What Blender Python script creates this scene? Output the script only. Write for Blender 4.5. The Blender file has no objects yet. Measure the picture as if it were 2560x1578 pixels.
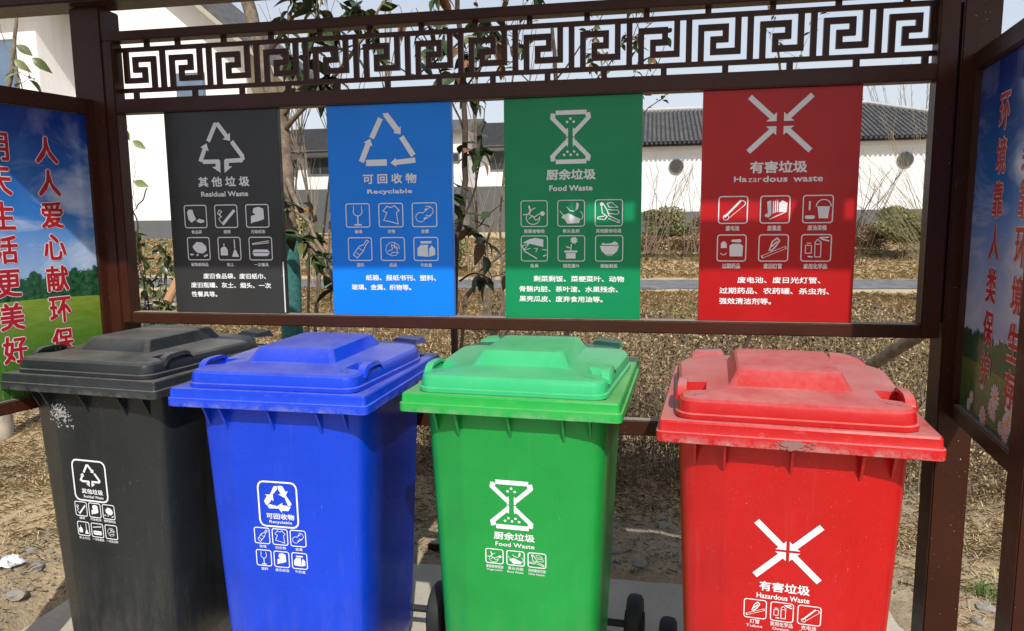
import bpy, bmesh, math, random
import numpy as np
from mathutils import Vector, Matrix
random.seed(7); rng = np.random.default_rng(7)
R = math.radians
scene = bpy.context.scene
COL = scene.collection

# ------------------------------------------------------------ camera
CAM = (1.7225, -2.1619, 1.4377); YAW, PITCH, ROLL, FPX = 0.187383, -0.128395, -0.008440, 1815.96
def cam_axes():
    cy, sy, cp, sp = math.cos(YAW), math.sin(YAW), math.cos(PITCH), math.sin(PITCH)
    f = Vector((-sy*cp, cy*cp, sp)); r = Vector((cy, sy, 0)); u = r.cross(f)
    cr, sr = math.cos(ROLL), math.sin(ROLL)
    return cr*r + sr*u, -sr*r + cr*u, f
AX = cam_axes()
cd = bpy.data.cameras.new('camera'); cam = bpy.data.objects.new('camera', cd); COL.objects.link(cam)
m = Matrix.Identity(4)
for i in range(3):
    m[i][0] = AX[0][i]; m[i][1] = AX[1][i]; m[i][2] = -AX[2][i]; m[i][3] = CAM[i]
cam.matrix_world = m
cd.sensor_width = 36; cd.lens = 36*FPX/2560; cd.clip_start = .05; cd.clip_end = 2000
scene.camera = cam
def at(px, py, y):
    """world point at depth y seen at a spot of the photograph (2560 wide)"""
    d = AX[0]*((px-1280)/FPX) + AX[1]*((789-py)/FPX) + AX[2]
    t = (y-CAM[1])/d.y
    return Vector(CAM) + d*t

# ------------------------------------------------------------ light
SUN = Vector((.34, -1, 1.06)).normalized()
elev = math.asin(SUN.z); azim = math.atan2(SUN.x, SUN.y)
w = bpy.data.worlds.new('World'); scene.world = w; w.use_nodes = True
wn = w.node_tree.nodes; wl = w.node_tree.links
bg = wn['Background']
sky = wn.new('ShaderNodeTexSky'); sky.sky_type = 'NISHITA'; sky.sun_disc = False
sky.sun_elevation = elev; sky.sun_rotation = azim; sky.air_density = 1.2; sky.dust_density = 3.0; sky.ozone_density = 1.2
# thin spring haze: the sky pales towards the horizon all the way round
tcw = wn.new('ShaderNodeTexCoord'); sepw = wn.new('ShaderNodeSeparateXYZ'); wl.new(tcw.outputs['Generated'], sepw.inputs[0])
mrw = wn.new('ShaderNodeMapRange'); wl.new(sepw.outputs[2], mrw.inputs[0]); mrw.inputs[1].default_value = 0; mrw.inputs[2].default_value = .75; mrw.inputs[3].default_value = .78; mrw.inputs[4].default_value = .12
mrw.interpolation_type = 'SMOOTHSTEP'
mxw = wn.new('ShaderNodeMix'); mxw.data_type = 'RGBA'; wl.new(mrw.outputs[0], mxw.inputs[0]); wl.new(sky.outputs[0], mxw.inputs[6]); mxw.inputs[7].default_value = (7.4, 7.9, 8.8, 1)
wl.new(mxw.outputs[2], bg.inputs[0]); bg.inputs[1].default_value = .115
sd = bpy.data.lights.new('sun', 'SUN'); sd.energy = 4.3; sd.angle = R(.6); sd.color = (1, .955, .89)
so = bpy.data.objects.new('sun', sd); COL.objects.link(so)
so.rotation_euler = SUN.to_track_quat('Z', 'Y').to_euler(); so.location = (0, 0, 20)
scene.view_settings.view_transform = 'Standard'; scene.view_settings.look = 'None'
scene.view_settings.gamma = 1; scene.view_settings.exposure = 0.0; scene.view_settings.use_curve_mapping = False
scene.cycles.max_bounces = 6; scene.cycles.diffuse_bounces = 3; scene.cycles.glossy_bounces = 3
scene.cycles.transparent_max_bounces = 6; scene.cycles.use_denoising = True

# ------------------------------------------------------------ node helpers
class N:
    def __init__(s, name):
        s.m = bpy.data.materials.new(name); s.m.use_nodes = True
        s.t = s.m.node_tree; s.b = s.t.nodes['Principled BSDF']
    def n(s, typ, **kw):
        nd = s.t.nodes.new(typ)
        for k, v in kw.items():
            if hasattr(nd, k): setattr(nd, k, v)
            else: nd.inputs[k.replace('_', ' ')].default_value = v
        return nd
    def put(s, sock, v):
        if isinstance(v, bpy.types.NodeSocket): s.t.links.new(v, sock)
        elif isinstance(v, (tuple, list)) and len(v) == 3 and sock.type == 'RGBA': sock.default_value = (*v, 1)
        else: sock.default_value = v
    def noise(s, scale, detail=4, rough=.6, coord='Object', vec=None, dist=0):
        nd = s.n('ShaderNodeTexNoise', Scale=scale, Detail=detail, Roughness=rough, Distortion=dist)
        s.t.links.new(vec if vec else s.coord(coord), nd.inputs['Vector']); return nd.outputs['Fac']
    def coord(s, c='Object'):
        if c == 'World': return s.n('ShaderNodeNewGeometry').outputs['Position']
        if not hasattr(s, '_tc'): s._tc = s.n('ShaderNodeTexCoord')
        return s._tc.outputs[c]
    def scaled(s, v, sc):
        nd = s.n('ShaderNodeVectorMath', operation='MULTIPLY'); s.t.links.new(v, nd.inputs[0]); nd.inputs[1].default_value = sc
        return nd.outputs[0]
    def ramp(s, fac, a, b, lo=0., hi=1.):
        nd = s.n('ShaderNodeMapRange'); s.put(nd.inputs[0], fac); nd.inputs[1].default_value = a; nd.inputs[2].default_value = b
        nd.inputs[3].default_value = lo; nd.inputs[4].default_value = hi; nd.clamp = True; return nd.outputs[0]
    def math(s, op, a, b=0.):
        nd = s.n('ShaderNodeMath', operation=op); s.put(nd.inputs[0], a); s.put(nd.inputs[1], b); return nd.outputs[0]
    def mix(s, f, a, b):
        nd = s.n('ShaderNodeMix', data_type='RGBA'); s.put(nd.inputs[0], f); s.put(nd.inputs[6], a); s.put(nd.inputs[7], b)
        return nd.outputs[2]
    def bump(s, h, strength=.3, dist=.01):
        nd = s.n('ShaderNodeBump', Strength=strength, Distance=dist); s.put(nd.inputs['Height'], h)
        s.t.links.new(nd.outputs[0], s.b.inputs['Normal'])
    def out(s, col, rough=.5, spec=.5):
        s.put(s.b.inputs['Base Color'], col); s.put(s.b.inputs['Roughness'], rough)
        s.b.inputs['Specular IOR Level'].default_value = spec
        return s.m

def plain(name, col, rough=.6, var=.15, scale=20, spec=.4, bump=0, bscale=80):
    q = N(name); n = q.noise(scale)
    c = q.mix(q.ramp(n, .3, .7), tuple(x*(1-var) for x in col), tuple(min(1, x*(1+var)) for x in col))
    if bump: q.bump(q.noise(bscale), bump, .004)
    return q.out(c, rough, spec)

def plastic(name, col, dust=.5, rough=.42, scr=.5, dcol=(.42, .38, .33), lip=0):
    q = N(name)
    big = q.noise(6, 5); fine = q.noise(60, 6, .7)
    c = q.mix(q.ramp(big, .3, .75), tuple(x*.9 for x in col), tuple(min(1, x*1.08+.004) for x in col))
    nz = q.n('ShaderNodeSeparateXYZ'); q.t.links.new(q.n('ShaderNodeNewGeometry').outputs['Normal'], nz.inputs[0])
    up = q.ramp(nz.outputs[2], .6, .98)                       # dust settles on what faces up
    d = q.math('MULTIPLY', q.math('MULTIPLY', up, q.ramp(q.math('ADD', big, q.math('MULTIPLY', fine, .5)), .45, 1.0, .25, 1.0)), dust)
    c = q.mix(d, c, dcol)
    # pale scratches: stretched noise, thresholded, rubbed only in patches
    sc = q.noise(1, 3, .8, vec=q.scaled(q.coord(), (260, 260, 26)))
    sc2 = q.noise(1, 2, .5, vec=q.scaled(q.coord(), (9, 9, 4)))
    s = q.math('MULTIPLY', q.ramp(sc, .66, .74), q.ramp(sc2, .5, .66))
    s = q.math('MULTIPLY', s, scr)
    c = q.mix(s, c, tuple(min(1, x*.5+.28) for x in col))
    # grime streaks low down
    zz = q.n('ShaderNodeSeparateXYZ'); q.t.links.new(q.coord(), zz.inputs[0])
    low = q.math('MULTIPLY', q.ramp(zz.outputs[2], .45, .05), q.ramp(q.noise(1, 5, .7, vec=q.scaled(q.coord(), (30, 30, 6))), .45, .75))
    c = q.mix(q.math('MULTIPLY', low, .22), c, (.30, .26, .2))
    drip = q.math('MULTIPLY', q.ramp(q.noise(1, 4, .7, vec=q.scaled(q.coord(), (46, 46, 2.2))), .56, .76), q.ramp(q.noise(5, 3), .4, .62))
    c = q.mix(q.math('MULTIPLY', drip, .16), c, tuple(x*.6+.16 for x in col))
    spk = q.ramp(q.noise(330, 1, .5), .74, .8)
    c = q.mix(q.math('MULTIPLY', spk, .38), c, (.5, .46, .4))
    if lip:                                                    # knocks and rubbed-in dirt along the rim's lower lip
        e_ = q.math('MULTIPLY', q.ramp(zz.outputs[2], .972, .950), q.ramp(q.math('ADD', q.noise(16, 5, .7), q.math('MULTIPLY', q.noise(150, 4, .8), .35)), .60, .82))
        c = q.mix(q.math('MULTIPLY', e_, lip), c, tuple(x*.35+.26 for x in col))
        k_ = q.ramp(q.noise(1, 5, .75, vec=q.scaled(q.coord(), (22, 22, 60))), .60, .68); c = q.mix(q.math('MULTIPLY', k_, .35*lip), c, tuple(x*.5+.16 for x in col))
    q.bump(q.math('ADD', q.math('MULTIPLY', q.noise(7, 3), 1.5), q.math('MULTIPLY', fine, .12)), .25, .006)
    return q.out(c, q.math('ADD', q.ramp(fine, .3, .7, rough-.12, rough+.04), q.math('MULTIPLY', d, .25)), .42)

def paint_brown(name='brown_paint'):
    q = N(name); col = (.040, .0125, .0070)
    big = q.noise(3, 4); f = q.noise(40, 5, .7)
    c = q.mix(q.ramp(big, .3, .7), tuple(x*.8 for x in col), tuple(x*1.2 for x in col))
    spk = q.ramp(q.noise(210, 1, .5), .775, .80)
    c = q.mix(q.math('MULTIPLY', spk, .8), c, (.5, .42, .34))
    dn = q.n('ShaderNodeSeparateXYZ'); q.t.links.new(q.n('ShaderNodeNewGeometry').outputs['Normal'], dn.inputs[0])
    d = q.math('MULTIPLY', q.ramp(dn.outputs[2], .6, 1), q.ramp(f, .3, .7, .5, .9))
    c = q.mix(d, c, (.36, .32, .27))
    q.bump(q.math('ADD', f, q.math('MULTIPLY', big, 3)), .12, .004)
    return q.out(c, q.math('ADD', q.ramp(f, .3, .7, .26, .4), q.math('MULTIPLY', d, .4)), .24)

BROWN = paint_brown()
BROWN_SHADE = plain('shaded_gap_brown', (.02, .009, .006), .6)  # darker brown, the shade of the gap put into its colour
M = dict(
    black=plastic('charcoal_plastic', (.014, .0175, .0195), .55, .40, .6, (.26, .25, .235)), blue=plastic('blue_plastic', (.0008, .044, .58), .34, .36, .35),
    green=plastic('green_plastic', (.006, .27, .045), .30, .40, .4, (.34, .36, .22)), redrim=plastic('red_rim_plastic', (.46, .0045, .0055), .62, .38, .6, (.52, .34, .32), 1.), bluerim=plastic('blue_rim_plastic', (.0008, .044, .58), .34, .36, .6, lip=.6), blackrim=plastic('charcoal_rim_plastic', (.018, .0215, .0235), .55, .42, .7, (.28, .265, .245), .35),
    mint=plastic('mint_plastic', (.030, .44, .165), .26, .38, .3, (.35, .38, .27)),
    red=plastic('red_plastic', (.46, .0045, .0055), .62, .38, .4, (.52, .34, .32)), rubber=plain('black_rubber', (.02, .021, .024), .7, .3, 60),
    greenrim=plastic('rim_green_plastic', (.010, .34, .05), .42, .4, .6, (.38, .42, .24), .7),
    white_ink=plain('white_print', (.74, .76, .78), .5, .10, 140), grey_ink=plain('sign_print', (.66, .67, .72), .3, .05, 60),
    red_ink=plain('red_print', (.36, .012, .018), .3, .1, 30), rim_ink=plain('pale_outline_print', (.78, .62, .64), .3, .05),
    sheet_k=None)
def sign_mat(name, col, rough=.16):
    q = N(name); big = q.noise(4, 4); f = q.noise(90, 4, .7)
    c = q.mix(q.ramp(big, .3, .7), tuple(x*.93 for x in col), tuple(min(1, x*1.05+.003) for x in col))
    sp = q.ramp(q.noise(70, 2, .5), .78, .8); c = q.mix(q.math('MULTIPLY', sp, .3), c, (.5, .5, .5))
    q.bump(q.noise(2.5, 2), .25, .02)
    return q.out(c, q.ramp(f, .3, .7, rough-.04, rough+.1), .25)

# ------------------------------------------------------------ mesh helpers
def link(name, me, mat=None, parent=None, loc=None, smooth=False):
    o = bpy.data.objects.new(name, me); COL.objects.link(o)
    if mat is not None:
        if isinstance(mat, (list, tuple)):
            if not me.materials:
                for x in mat: me.materials.append(x)
        elif not me.materials: me.materials.append(mat)
    if parent: o.parent = parent
    if loc is not None: o.location = loc
    return o
def tag(o, label=None, cat=None, group=None, kind=None):
    if label: o['label'] = label
    if cat: o['category'] = cat
    if group: o['group'] = group
    if kind: o['kind'] = kind
    return o
def empty(name, loc, rz=0, label=None, cat=None, group=None):
    o = bpy.data.objects.new(name, None); COL.objects.link(o); o.location = loc; o.rotation_euler = (0, 0, rz)
    o.empty_display_size = .1
    return tag(o, label, cat, group)
def mesh(name, V, F, smooth=False, ang=None):
    me = bpy.data.meshes.new(name); me.from_pydata([tuple(v) for v in V], [], F); me.update()
    if smooth or ang:
        for p in me.polygons: p.use_smooth = True
        if ang: me.set_sharp_from_angle(angle=R(ang))
    return me
def bigmesh(name, V, nper, mats_idx=None):
    """V: (n, nper, 3) separate polygons"""
    V = np.asarray(V, dtype=np.float32); n = V.shape[0]
    me = bpy.data.meshes.new(name); me.vertices.add(n*nper); me.vertices.foreach_set('co', V.reshape(-1))
    me.loops.add(n*nper); me.loops.foreach_set('vertex_index', np.arange(n*nper, dtype=np.int32))
    me.polygons.add(n); me.polygons.foreach_set('loop_start', np.arange(0, n*nper, nper, dtype=np.int32))
    me.polygons.foreach_set('loop_total', np.full(n, nper, dtype=np.int32))
    if mats_idx is not None: me.polygons.foreach_set('material_index', mats_idx.astype(np.int32))
    me.update(calc_edges=True); return me
def box_me(name, x0, x1, y0, y1, z0, z1, bev=.003):
    bm = bmesh.new(); r = bmesh.ops.create_cube(bm, size=1)
    for v in bm.verts:
        v.co = Vector((x0+(v.co.x+.5)*(x1-x0), y0+(v.co.y+.5)*(y1-y0), z0+(v.co.z+.5)*(z1-z0)))
    if bev:
        bmesh.ops.bevel(bm, geom=bm.edges[:], offset=min(bev, .3*min(x1-x0, y1-y0, z1-z0)), segments=2, affect='EDGES')
    me = bpy.data.meshes.new(name); bm.to_mesh(me); bm.free(); return me
def box(name, x0, x1, y0, y1, z0, z1, mat, parent=None, bev=.003):
    return link(name, box_me(name, x0, x1, y0, y1, z0, z1, bev), mat, parent)
def loft(rings, cap0=True, cap1=True):
    n = len(rings[0]); V = [p for r in rings for p in r]; F = []
    for i in range(len(rings)-1):
        for j in range(n):
            k = (j+1) % n; F.append((i*n+j, i*n+k, (i+1)*n+k, (i+1)*n+j))
    if cap0: F.append(tuple(range(n-1, -1, -1)))
    if cap1: F.append(tuple((len(rings)-1)*n+j for j in range(n)))
    return V, F
def rrect(x0, x1, y0, y1, r, z, seg=5, off=0):
    x0 += off; x1 -= off; y0 += off; y1 -= off; r = max(.001, r-off)
    out = []
    for cx, cy, a0 in ((x1-r, y0+r, -90), (x1-r, y1-r, 0), (x0+r, y1-r, 90), (x0+r, y0+r, 180)):
        for i in range(seg+1):
            a = R(a0+90*i/seg); out.append((cx+r*math.cos(a), cy+r*math.sin(a), z))
    return out
def tube(pts, rad, n=8, cap=True):
    pts = [Vector(p) for p in pts]; rad = rad if isinstance(rad, (list, tuple)) else [rad]*len(pts)
    rings = []; up = Vector((.31, .17, .93))
    for i, p in enumerate(pts):
        t = (pts[min(i+1, len(pts)-1)]-pts[max(i-1, 0)]).normalized()
        a = t.cross(up)
        if a.length < .1: a = t.cross(Vector((1, 0, 0)))
        a.normalize(); b = t.cross(a)
        rings.append([p+(a*math.cos(2*math.pi*j/n)+b*math.sin(2*math.pi*j/n))*rad[i] for j in range(n)])
    return loft(rings, cap, cap)
class MB:
    def __init__(s): s.V = []; s.F = []
    def add(s, VF):
        o = len(s.V); s.V += [tuple(v) for v in VF[0]]; s.F += [tuple(i+o for i in f) for f in VF[1]]; return s
    def box(s, x0, x1, y0, y1, z0, z1):
        V = [(x, y, z) for z in (z0, z1) for y in (y0, y1) for x in (x0, x1)]
        return s.add((V, [(0, 2, 3, 1), (4, 5, 7, 6), (0, 1, 5, 4), (2, 6, 7, 3), (0, 4, 6, 2), (1, 3, 7, 5)]))
    def obj(s, name, mat, parent=None, smooth=False, ang=None): return link(name, mesh(name, s.V, s.F, smooth, ang), mat, parent)

# ------------------------------------------------------------ flat print (lettering and pictograms), drawn in x-z, facing -y
def text_me(body, offset=.0, res=2):
    c = bpy.data.curves.new('t', 'FONT'); c.body = body; c.size = 1; c.resolution_u = res; c.offset = offset
    o = bpy.data.objects.new('t', c); COL.objects.link(o); bpy.context.view_layer.update()
    me = bpy.data.meshes.new_from_object(o.evaluated_get(bpy.context.evaluated_depsgraph_get()))
    bpy.data.objects.remove(o); bpy.data.curves.remove(c); return me
def put_text(parent, body, x0, x1, z0, z1, mat, y=-.001, bold=.012, slant=0, name='lettering', label=None, keep=False, ring=4):
    me = text_me(body); n = len(me.vertices)
    if n == 0: return None
    co = np.empty(n*3, np.float32); me.vertices.foreach_get('co', co); co = co.reshape(-1, 3)
    F = [tuple(p.vertices) for p in me.polygons]; bpy.data.meshes.remove(me)
    a, b = co[:, :2].min(0), co[:, :2].max(0)
    h = abs(bold)*abs(z1-z0); x0 += h; x1 -= h; z0 += h; z1 -= h
    sx = (x1-x0)/(b[0]-a[0]); sz = (z1-z0)/(b[1]-a[1])
    X = x0+(co[:, 0]-a[0])*sx; Z = z0+(co[:, 1]-a[1])*sz+slant*(X-x0)
    offs = [(0, 0)] if bold <= 0 else [(h*math.cos(2*math.pi*(k+.5)/ring), h*math.sin(2*math.pi*(k+.5)/ring)) for k in range(ring)]
    V = []; FF = []
    for k, (dx, dz) in enumerate(offs):
        V.append(np.stack([X+dx, np.full(n, y-.00003*k), Z+dz], 1)); FF += [tuple(i+k*n for i in f) for f in F]
    o = link(name, mesh(name, np.concatenate(V).tolist(), FF), mat, parent)
    if label: o['label'] = label
    return o
def para(parent, body, x, z, pitch, h, mat, y=-.001, bold=.014):
    """one line of Chinese text, its glyphs one em apart"""
    n = sum(1 for c in body)
    # the last punctuation mark is narrow: fit on the width of the glyph boxes
    w = pitch*(n-1)+pitch*(.35 if body[-1] in '、。' else .95)
    return put_text(parent, body, x, x+w, z-h*.5, z+h*.5, mat, y, .028)
class Print:
    def __init__(s, fx, fz, fy=-.001): s.m = MB(); s.fx = fx; s.fz = fz; s.y = fy; s.k = 0
    def P(s, u, v): return (s.fx[0]+(s.fx[1]-s.fx[0])*u, s.y-s.k*.00003, s.fz[0]+(s.fz[1]-s.fz[0])*v)
    def poly(s, pts): s.k += 1; s.m.add(([s.P(*p) for p in pts], [tuple(range(len(pts)))])); return s
    def line(s, pts, w=.05, asp=None, close=False):
        ax = abs(s.fx[1]-s.fx[0]); az = abs(s.fz[1]-s.fz[0])
        pts = list(pts)+([pts[0]] if close else [])
        for a, b in zip(pts[:-1], pts[1:]):
            d = Vector(((b[0]-a[0])*ax, (b[1]-a[1])*az)); 
            if d.length < 1e-9: continue
            d.normalize(); h = w*.5*ax; e = d*h*.5; nn = Vector((-d.y, d.x))*h
            q = [(a[0]+(nn.x-e.x)/ax, a[1]+(nn.y-e.y)/az), (b[0]+(nn.x+e.x)/ax, b[1]+(nn.y+e.y)/az), (b[0]-(nn.x-e.x)/ax, b[1]-(nn.y-e.y)/az), (a[0]-(nn.x+e.x)/ax, a[1]-(nn.y+e.y)/az)]
            s.poly(q)
        return s
    def circ(s, u, v, ru, rv=None, n=14):
        rv = rv or ru; return s.poly([(u+ru*math.cos(2*math.pi*i/n), v+rv*math.sin(2*math.pi*i/n)) for i in range(n)])
    def arc(s, u, v, r, a0, a1, w=.05, n=10, rv=None):
        rv = rv or r; return s.line([(u+r*math.cos(R(a0+(a1-a0)*i/n)), v+rv*math.sin(R(a0+(a1-a0)*i/n))) for i in range(n+1)], w)
    def arrow(s, a, b, w, hw, hl):
        ax = abs(s.fx[1]-s.fx[0]); az = abs(s.fz[1]-s.fz[0])
        A = Vector((a[0]*ax, a[1]*az)); B = Vector((b[0]*ax, b[1]*az)); d = (B-A).normalized(); n = Vector((-d.y, d.x)); C = B-d*hl*ax
        pts = [A+n*w*ax/2, C+n*w*ax/2, C+n*hw*ax/2, B, C-n*hw*ax/2, C-n*w*ax/2, A-n*w*ax/2]
        return s.poly([(p.x/ax, p.y/az) for p in pts])
    def obj(s, name, mat, parent, label=None):
        o = s.m.obj(name, mat, parent)
        if label: o['label'] = label
        return o
def frame_line(p, w=.045, r=.09):
    pts = []
    for cx, cy, a0 in ((1-r, r, -90), (1-r, 1-r, 0), (r, 1-r, 90), (r, r, 180)):
        for i in range(4):
            a = R(a0+30*i); pts.append((cx+r*math.cos(a), cy+r*math.sin(a)))
    p.line(pts, w, close=True)
def ic_bag(p): p.poly([(.12, .7), (.2, .82), (.38, .8), (.42, .6), (.52, .38), (.4, .3), (.3, .22), (.16, .38)]).poly([(.52, .3), (.66, .4), (.88, .34), (.9, .26), (.74, .2), (.6, .24)])
def ic_cig(p): p.line([(.34, .16), (.86, .74)], .12); p.line([(.28, .2), (.16, .38), (.26, .5), (.12, .62), (.2, .78), (.32, .7), (.2, .6), (.3, .46)], .035)
def ic_paper(p): p.poly([(.2, .16), (.22, .5), (.42, .56), (.3, .66), (.34, .84), (.56, .9), (.78, .82), (.8, .36), (.52, .26), (.3, .22)])
def ic_pot(p): p.poly([(.22, .6), (.42, .8), (.66, .78), (.84, .62), (.86, .42), (.68, .28), (.42, .32), (.28, .46)]).line([(.1, .24), (.24, .24)], .06).line([(.4, .2), (.46, .24)], .06).line([(.74, .16), (.88, .22)], .07)
def ic_broom(p): p.poly([(.1, .2), (.1, .5), (.2, .58), (.34, .58), (.42, .44), (.42, .2)]).line([(.26, .58), (.26, .72)], .04).line([(.74, .5), (.74, .9)], .045).poly([(.6, .14), (.72, .46), (.78, .46), (.92, .14)])
def ic_chop(p):
    p.line([(.14, .72), (.88, .84)], .03).line([(.14, .68), (.88, .76)], .03)
    p.poly([(.12, .34), (.2, .46), (.8, .46), (.9, .34)]).poly([(.12, .31), (.9, .31), (.8, .17), (.2, .17)])
def ic_glass(p): p.arc(.5, .68, .19, 150, 390, .035, 12, .2).line([(.33, .77), (.33, .9)], .03).line([(.67, .77), (.67, .9)], .03).line([(.5, .48), (.5, .12)], .05).line([(.36, .1), (.64, .1)], .06)
def ic_shirt(p): p.line([(.18, .68), (.34, .88), (.5, .82), (.66, .9), (.86, .7), (.74, .6), (.8, .12), (.56, .2), (.2, .28), (.34, .6), (.18, .68)], .035)
def ic_can(p): p.arc(.34, .4, .2, 60, 300, .03).arc(.66, .66, .2, -120, 120, .03).line([(.44, .58), (.76, .84)], .03).line([(.46, .26), (.78, .48)], .03).poly([(.48, .72), (.62, .78), (.6, .68)]).poly([(.46, .36), (.62, .44), (.5, .28)])
def ic_bottle(p): p.line([(.2, .26), (.36, .1), (.66, .44), (.74, .66), (.88, .84)], .035).line([(.2, .26), (.46, .62), (.66, .7), (.8, .9), (.88, .84)], .035).line([(.32, .36), (.46, .24)], .03).line([(.44, .56), (.62, .42)], .03)
def ic_crumple(p): p.arc(.5, .5, .3, 0, 330, .025, 9).line([(.3, .4), (.5, .5), (.44, .7), (.66, .6), (.7, .34), (.5, .36), (.4, .26)], .03).line([(.6, .76), (.56, .56), (.74, .54)], .03)
def ic_carton(p): p.poly([(.14, .2), (.14, .52), (.28, .68), (.6, .68), (.58, .54), (.6, .16)]).poly([(.63, .16), (.63, .5), (.74, .66), (.88, .5), (.88, .24)]).poly([(.28, .74), (.28, .84), (.74, .84), (.72, .74)])
def ic_veg(p): p.line([(.3, .8), (.36, .6), (.3, .5)], .06).line([(.36, .62), (.54, .72)], .035).arc(.46, .34, .26, 150, 370, .03).circ(.82, .5, .09).line([(.08, .46), (.3, .48), (.5, .36), (.72, .5)], .035).line([(.3, .3), (.44, .42), (.56, .24), (.7, .32)], .03)
def ic_bones(p): p.poly([(.2, .44), (.4, .5), (.56, .42), (.86, .28), (.8, .12), (.36, .1), (.26, .26), (.14, .34)]).line([(.08, .6), (.2, .44)], .03).line([(.34, .74), (.46, .6), (.62, .58)], .035).poly([(.66, .6), (.76, .66), (.8, .86), (.7, .92), (.68, .74)]).arc(.74, .4, .2, -40, 60, .03)
def ic_banana(p): p.line([(.22, .84), (.26, .5), (.44, .36), (.34, .24), (.08, .28), (.1, .34), (.34, .38)], .035).line([(.3, .84), (.44, .6), (.5, .4), (.9, .2), (.88, .12), (.5, .28)], .035).line([(.48, .62), (.84, .6), (.88, .5), (.8, .44), (.5, .48)], .03).line([(.44, .86), (.6, .9), (.84, .7), (.5, .72), (.44, .86)], .025).circ(.24, .84, .07)
def ic_fish(p): p.poly([(.04, .72), (.3, .86), (.52, .92), (.84, .86), (.84, .56), (.6, .62), (.3, .7)]).line([(.0, .66), (.12, .4), (.4, .22), (.6, .1)], .04).line([(.04, .6), (.3, .7), (.1, .44), (.34, .5)], .03).line([(.5, .5), (.62, .5), (.56, .36)], .03).line([(.8, .46), (.98, .44)], .03).line([(.84, .2), (.96, .24)], .04)
def ic_flower(p):
    p.poly([(.3, .1), (.3, .32), (.66, .32), (.66, .1)]).poly([(.24, .34), (.24, .42), (.72, .42), (.72, .34)]).line([(.48, .42), (.5, .66)], .04).poly([(.28, .6), (.46, .54), (.42, .5), (.32, .54)])
    p.poly([(.6+(.16 if i % 2 else .1)*math.cos(i*math.pi/8), .82+(.16 if i % 2 else .1)*math.sin(i*math.pi/8)) for i in range(16)])
def ic_bowl(p): p.poly([(.16, .6), (.22, .4), (.36, .26), (.66, .26), (.8, .4), (.86, .6)]).poly([(.22, .63), (.84, .63), (.8, .72), (.7, .78), (.58, .7), (.36, .68), (.26, .72)]).line([(.4, .22), (.62, .22)], .02)
def ic_batt(p): p.line([(.22, .24), (.76, .84)], .07).line([(.3, .14), (.88, .66)], .02).arc(.26, .22, .1, 0, 340, .025).arc(.82, .74, .1, -50, 130, .03)
def ic_ink(p): p.poly([(.22, .8), (.36, .84), (.38, .3), (.28, .2), (.14, .26), (.2, .36), (.26, .34)]).poly([(.42, .34), (.42, .82), (.46, .82), (.46, .36)]).poly([(.49, .37), (.49, .82), (.53, .82), (.53, .4)]).poly([(.56, .4), (.56, .82), (.6, .82), (.6, .42)]).poly([(.63, .4), (.63, .74), (.74, .84), (.92, .74), (.9, .4)]).line([(.32, .14), (.86, .4)], .03)
def ic_paint(p): p.line([(.22, .48), (.22, .78)], .06).poly([(.06, .2), (.1, .27), (.38, .27), (.42, .2), (.36, .14), (.12, .14)]).poly([(.48, .6), (.54, .16), (.84, .16), (.9, .6)]).arc(.69, .6, .25, 0, 180, .035, 12)
def ic_pills(p): p.poly([(.12, .5), (.12, .68), (.2, .76), (.28, .74), (.33, .64), (.33, .5)]).arc(.22, .34, .1, 200, 340, .03).poly([(.44, .18), (.42, .58), (.52, .66), (.8, .66), (.9, .58), (.88, .18)]).poly([(.48, .74), (.5, .82), (.8, .84), (.84, .76), (.78, .71)])
def ic_bulb(p): p.line([(.1, .2), (.9, .56)], .02).line([(.14, .12), (.94, .48)], .02).line([(.9, .56), (.94, .48)], .03).line([(.1, .2), (.14, .12)], .05).line([(.36, .4), (.46, .74), (.62, .88), (.7, .78), (.58, .56), (.42, .38)], .05).line([(.44, .56), (.62, .74)], .05)
def ic_spray(p): p.line([(.46, .16), (.46, .72), (.54, .82), (.66, .72), (.66, .16), (.46, .16)], .03).line([(.46, .64), (.66, .64)], .03).line([(.14, .3), (.14, .6), (.34, .6), (.34, .3), (.14, .3)], .03).line([(.18, .68), (.32, .68)], .03).line([(.6, .88), (.9, .9)], .05).line([(.66, .84), (.92, .76)], .05).line([(.24, .18), (.38, .16)], .05)
def pictos(parent, x0, x1, z0, z1, fns, mat, cols=3, gapx=.38, rows=1, w=.045, y=-.001, slant=0):
    cw = (x1-x0)/(cols+gapx*(cols-1))
    for i, fn in enumerate(fns):
        a = x0+i*cw*(1+gapx)
        dz = slant*(a-x0)
        p = Print((a, a+cw), (z0+dz, z1+dz), y); frame_line(p, w); fn(p); p.obj('pictogram', mat, parent)

def sym_residual(p, n=1.):
    C = lambda x, y: ((x-1410)/335, (1235-y)/367)
    L = lambda pts, w=.085: p.line([C(*q) for q in pts], w)
    L([(1495, 1000), (1545, 895)]); p.arrow(C(1562, 880), C(1648, 1008), .085, .2, .12); L([(1540, 884), (1572, 884)], .05)
    L([(1662, 1018), (1728, 1118)]); L([(1722, 1146), (1612, 1150), (1612, 1175)], .08); p.poly([C(*q) for q in [(1740, 1120), (1745, 1140), (1715, 1165), (1700, 1135)]])
    p.poly([C(*q) for q in [(1597, 1160), (1597, 1235), (1652, 1190), (1630, 1188), (1630, 1160)]])
    p.arrow(C(1428, 1150), C(1480, 1020), .085, .19, .12); L([(1452, 1152), (1556, 1152), (1556, 1175)], .08)
    p.poly([C(*q) for q in [(1568, 1160), (1568, 1235), (1510, 1190), (1536, 1188), (1536, 1160)]])
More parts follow.
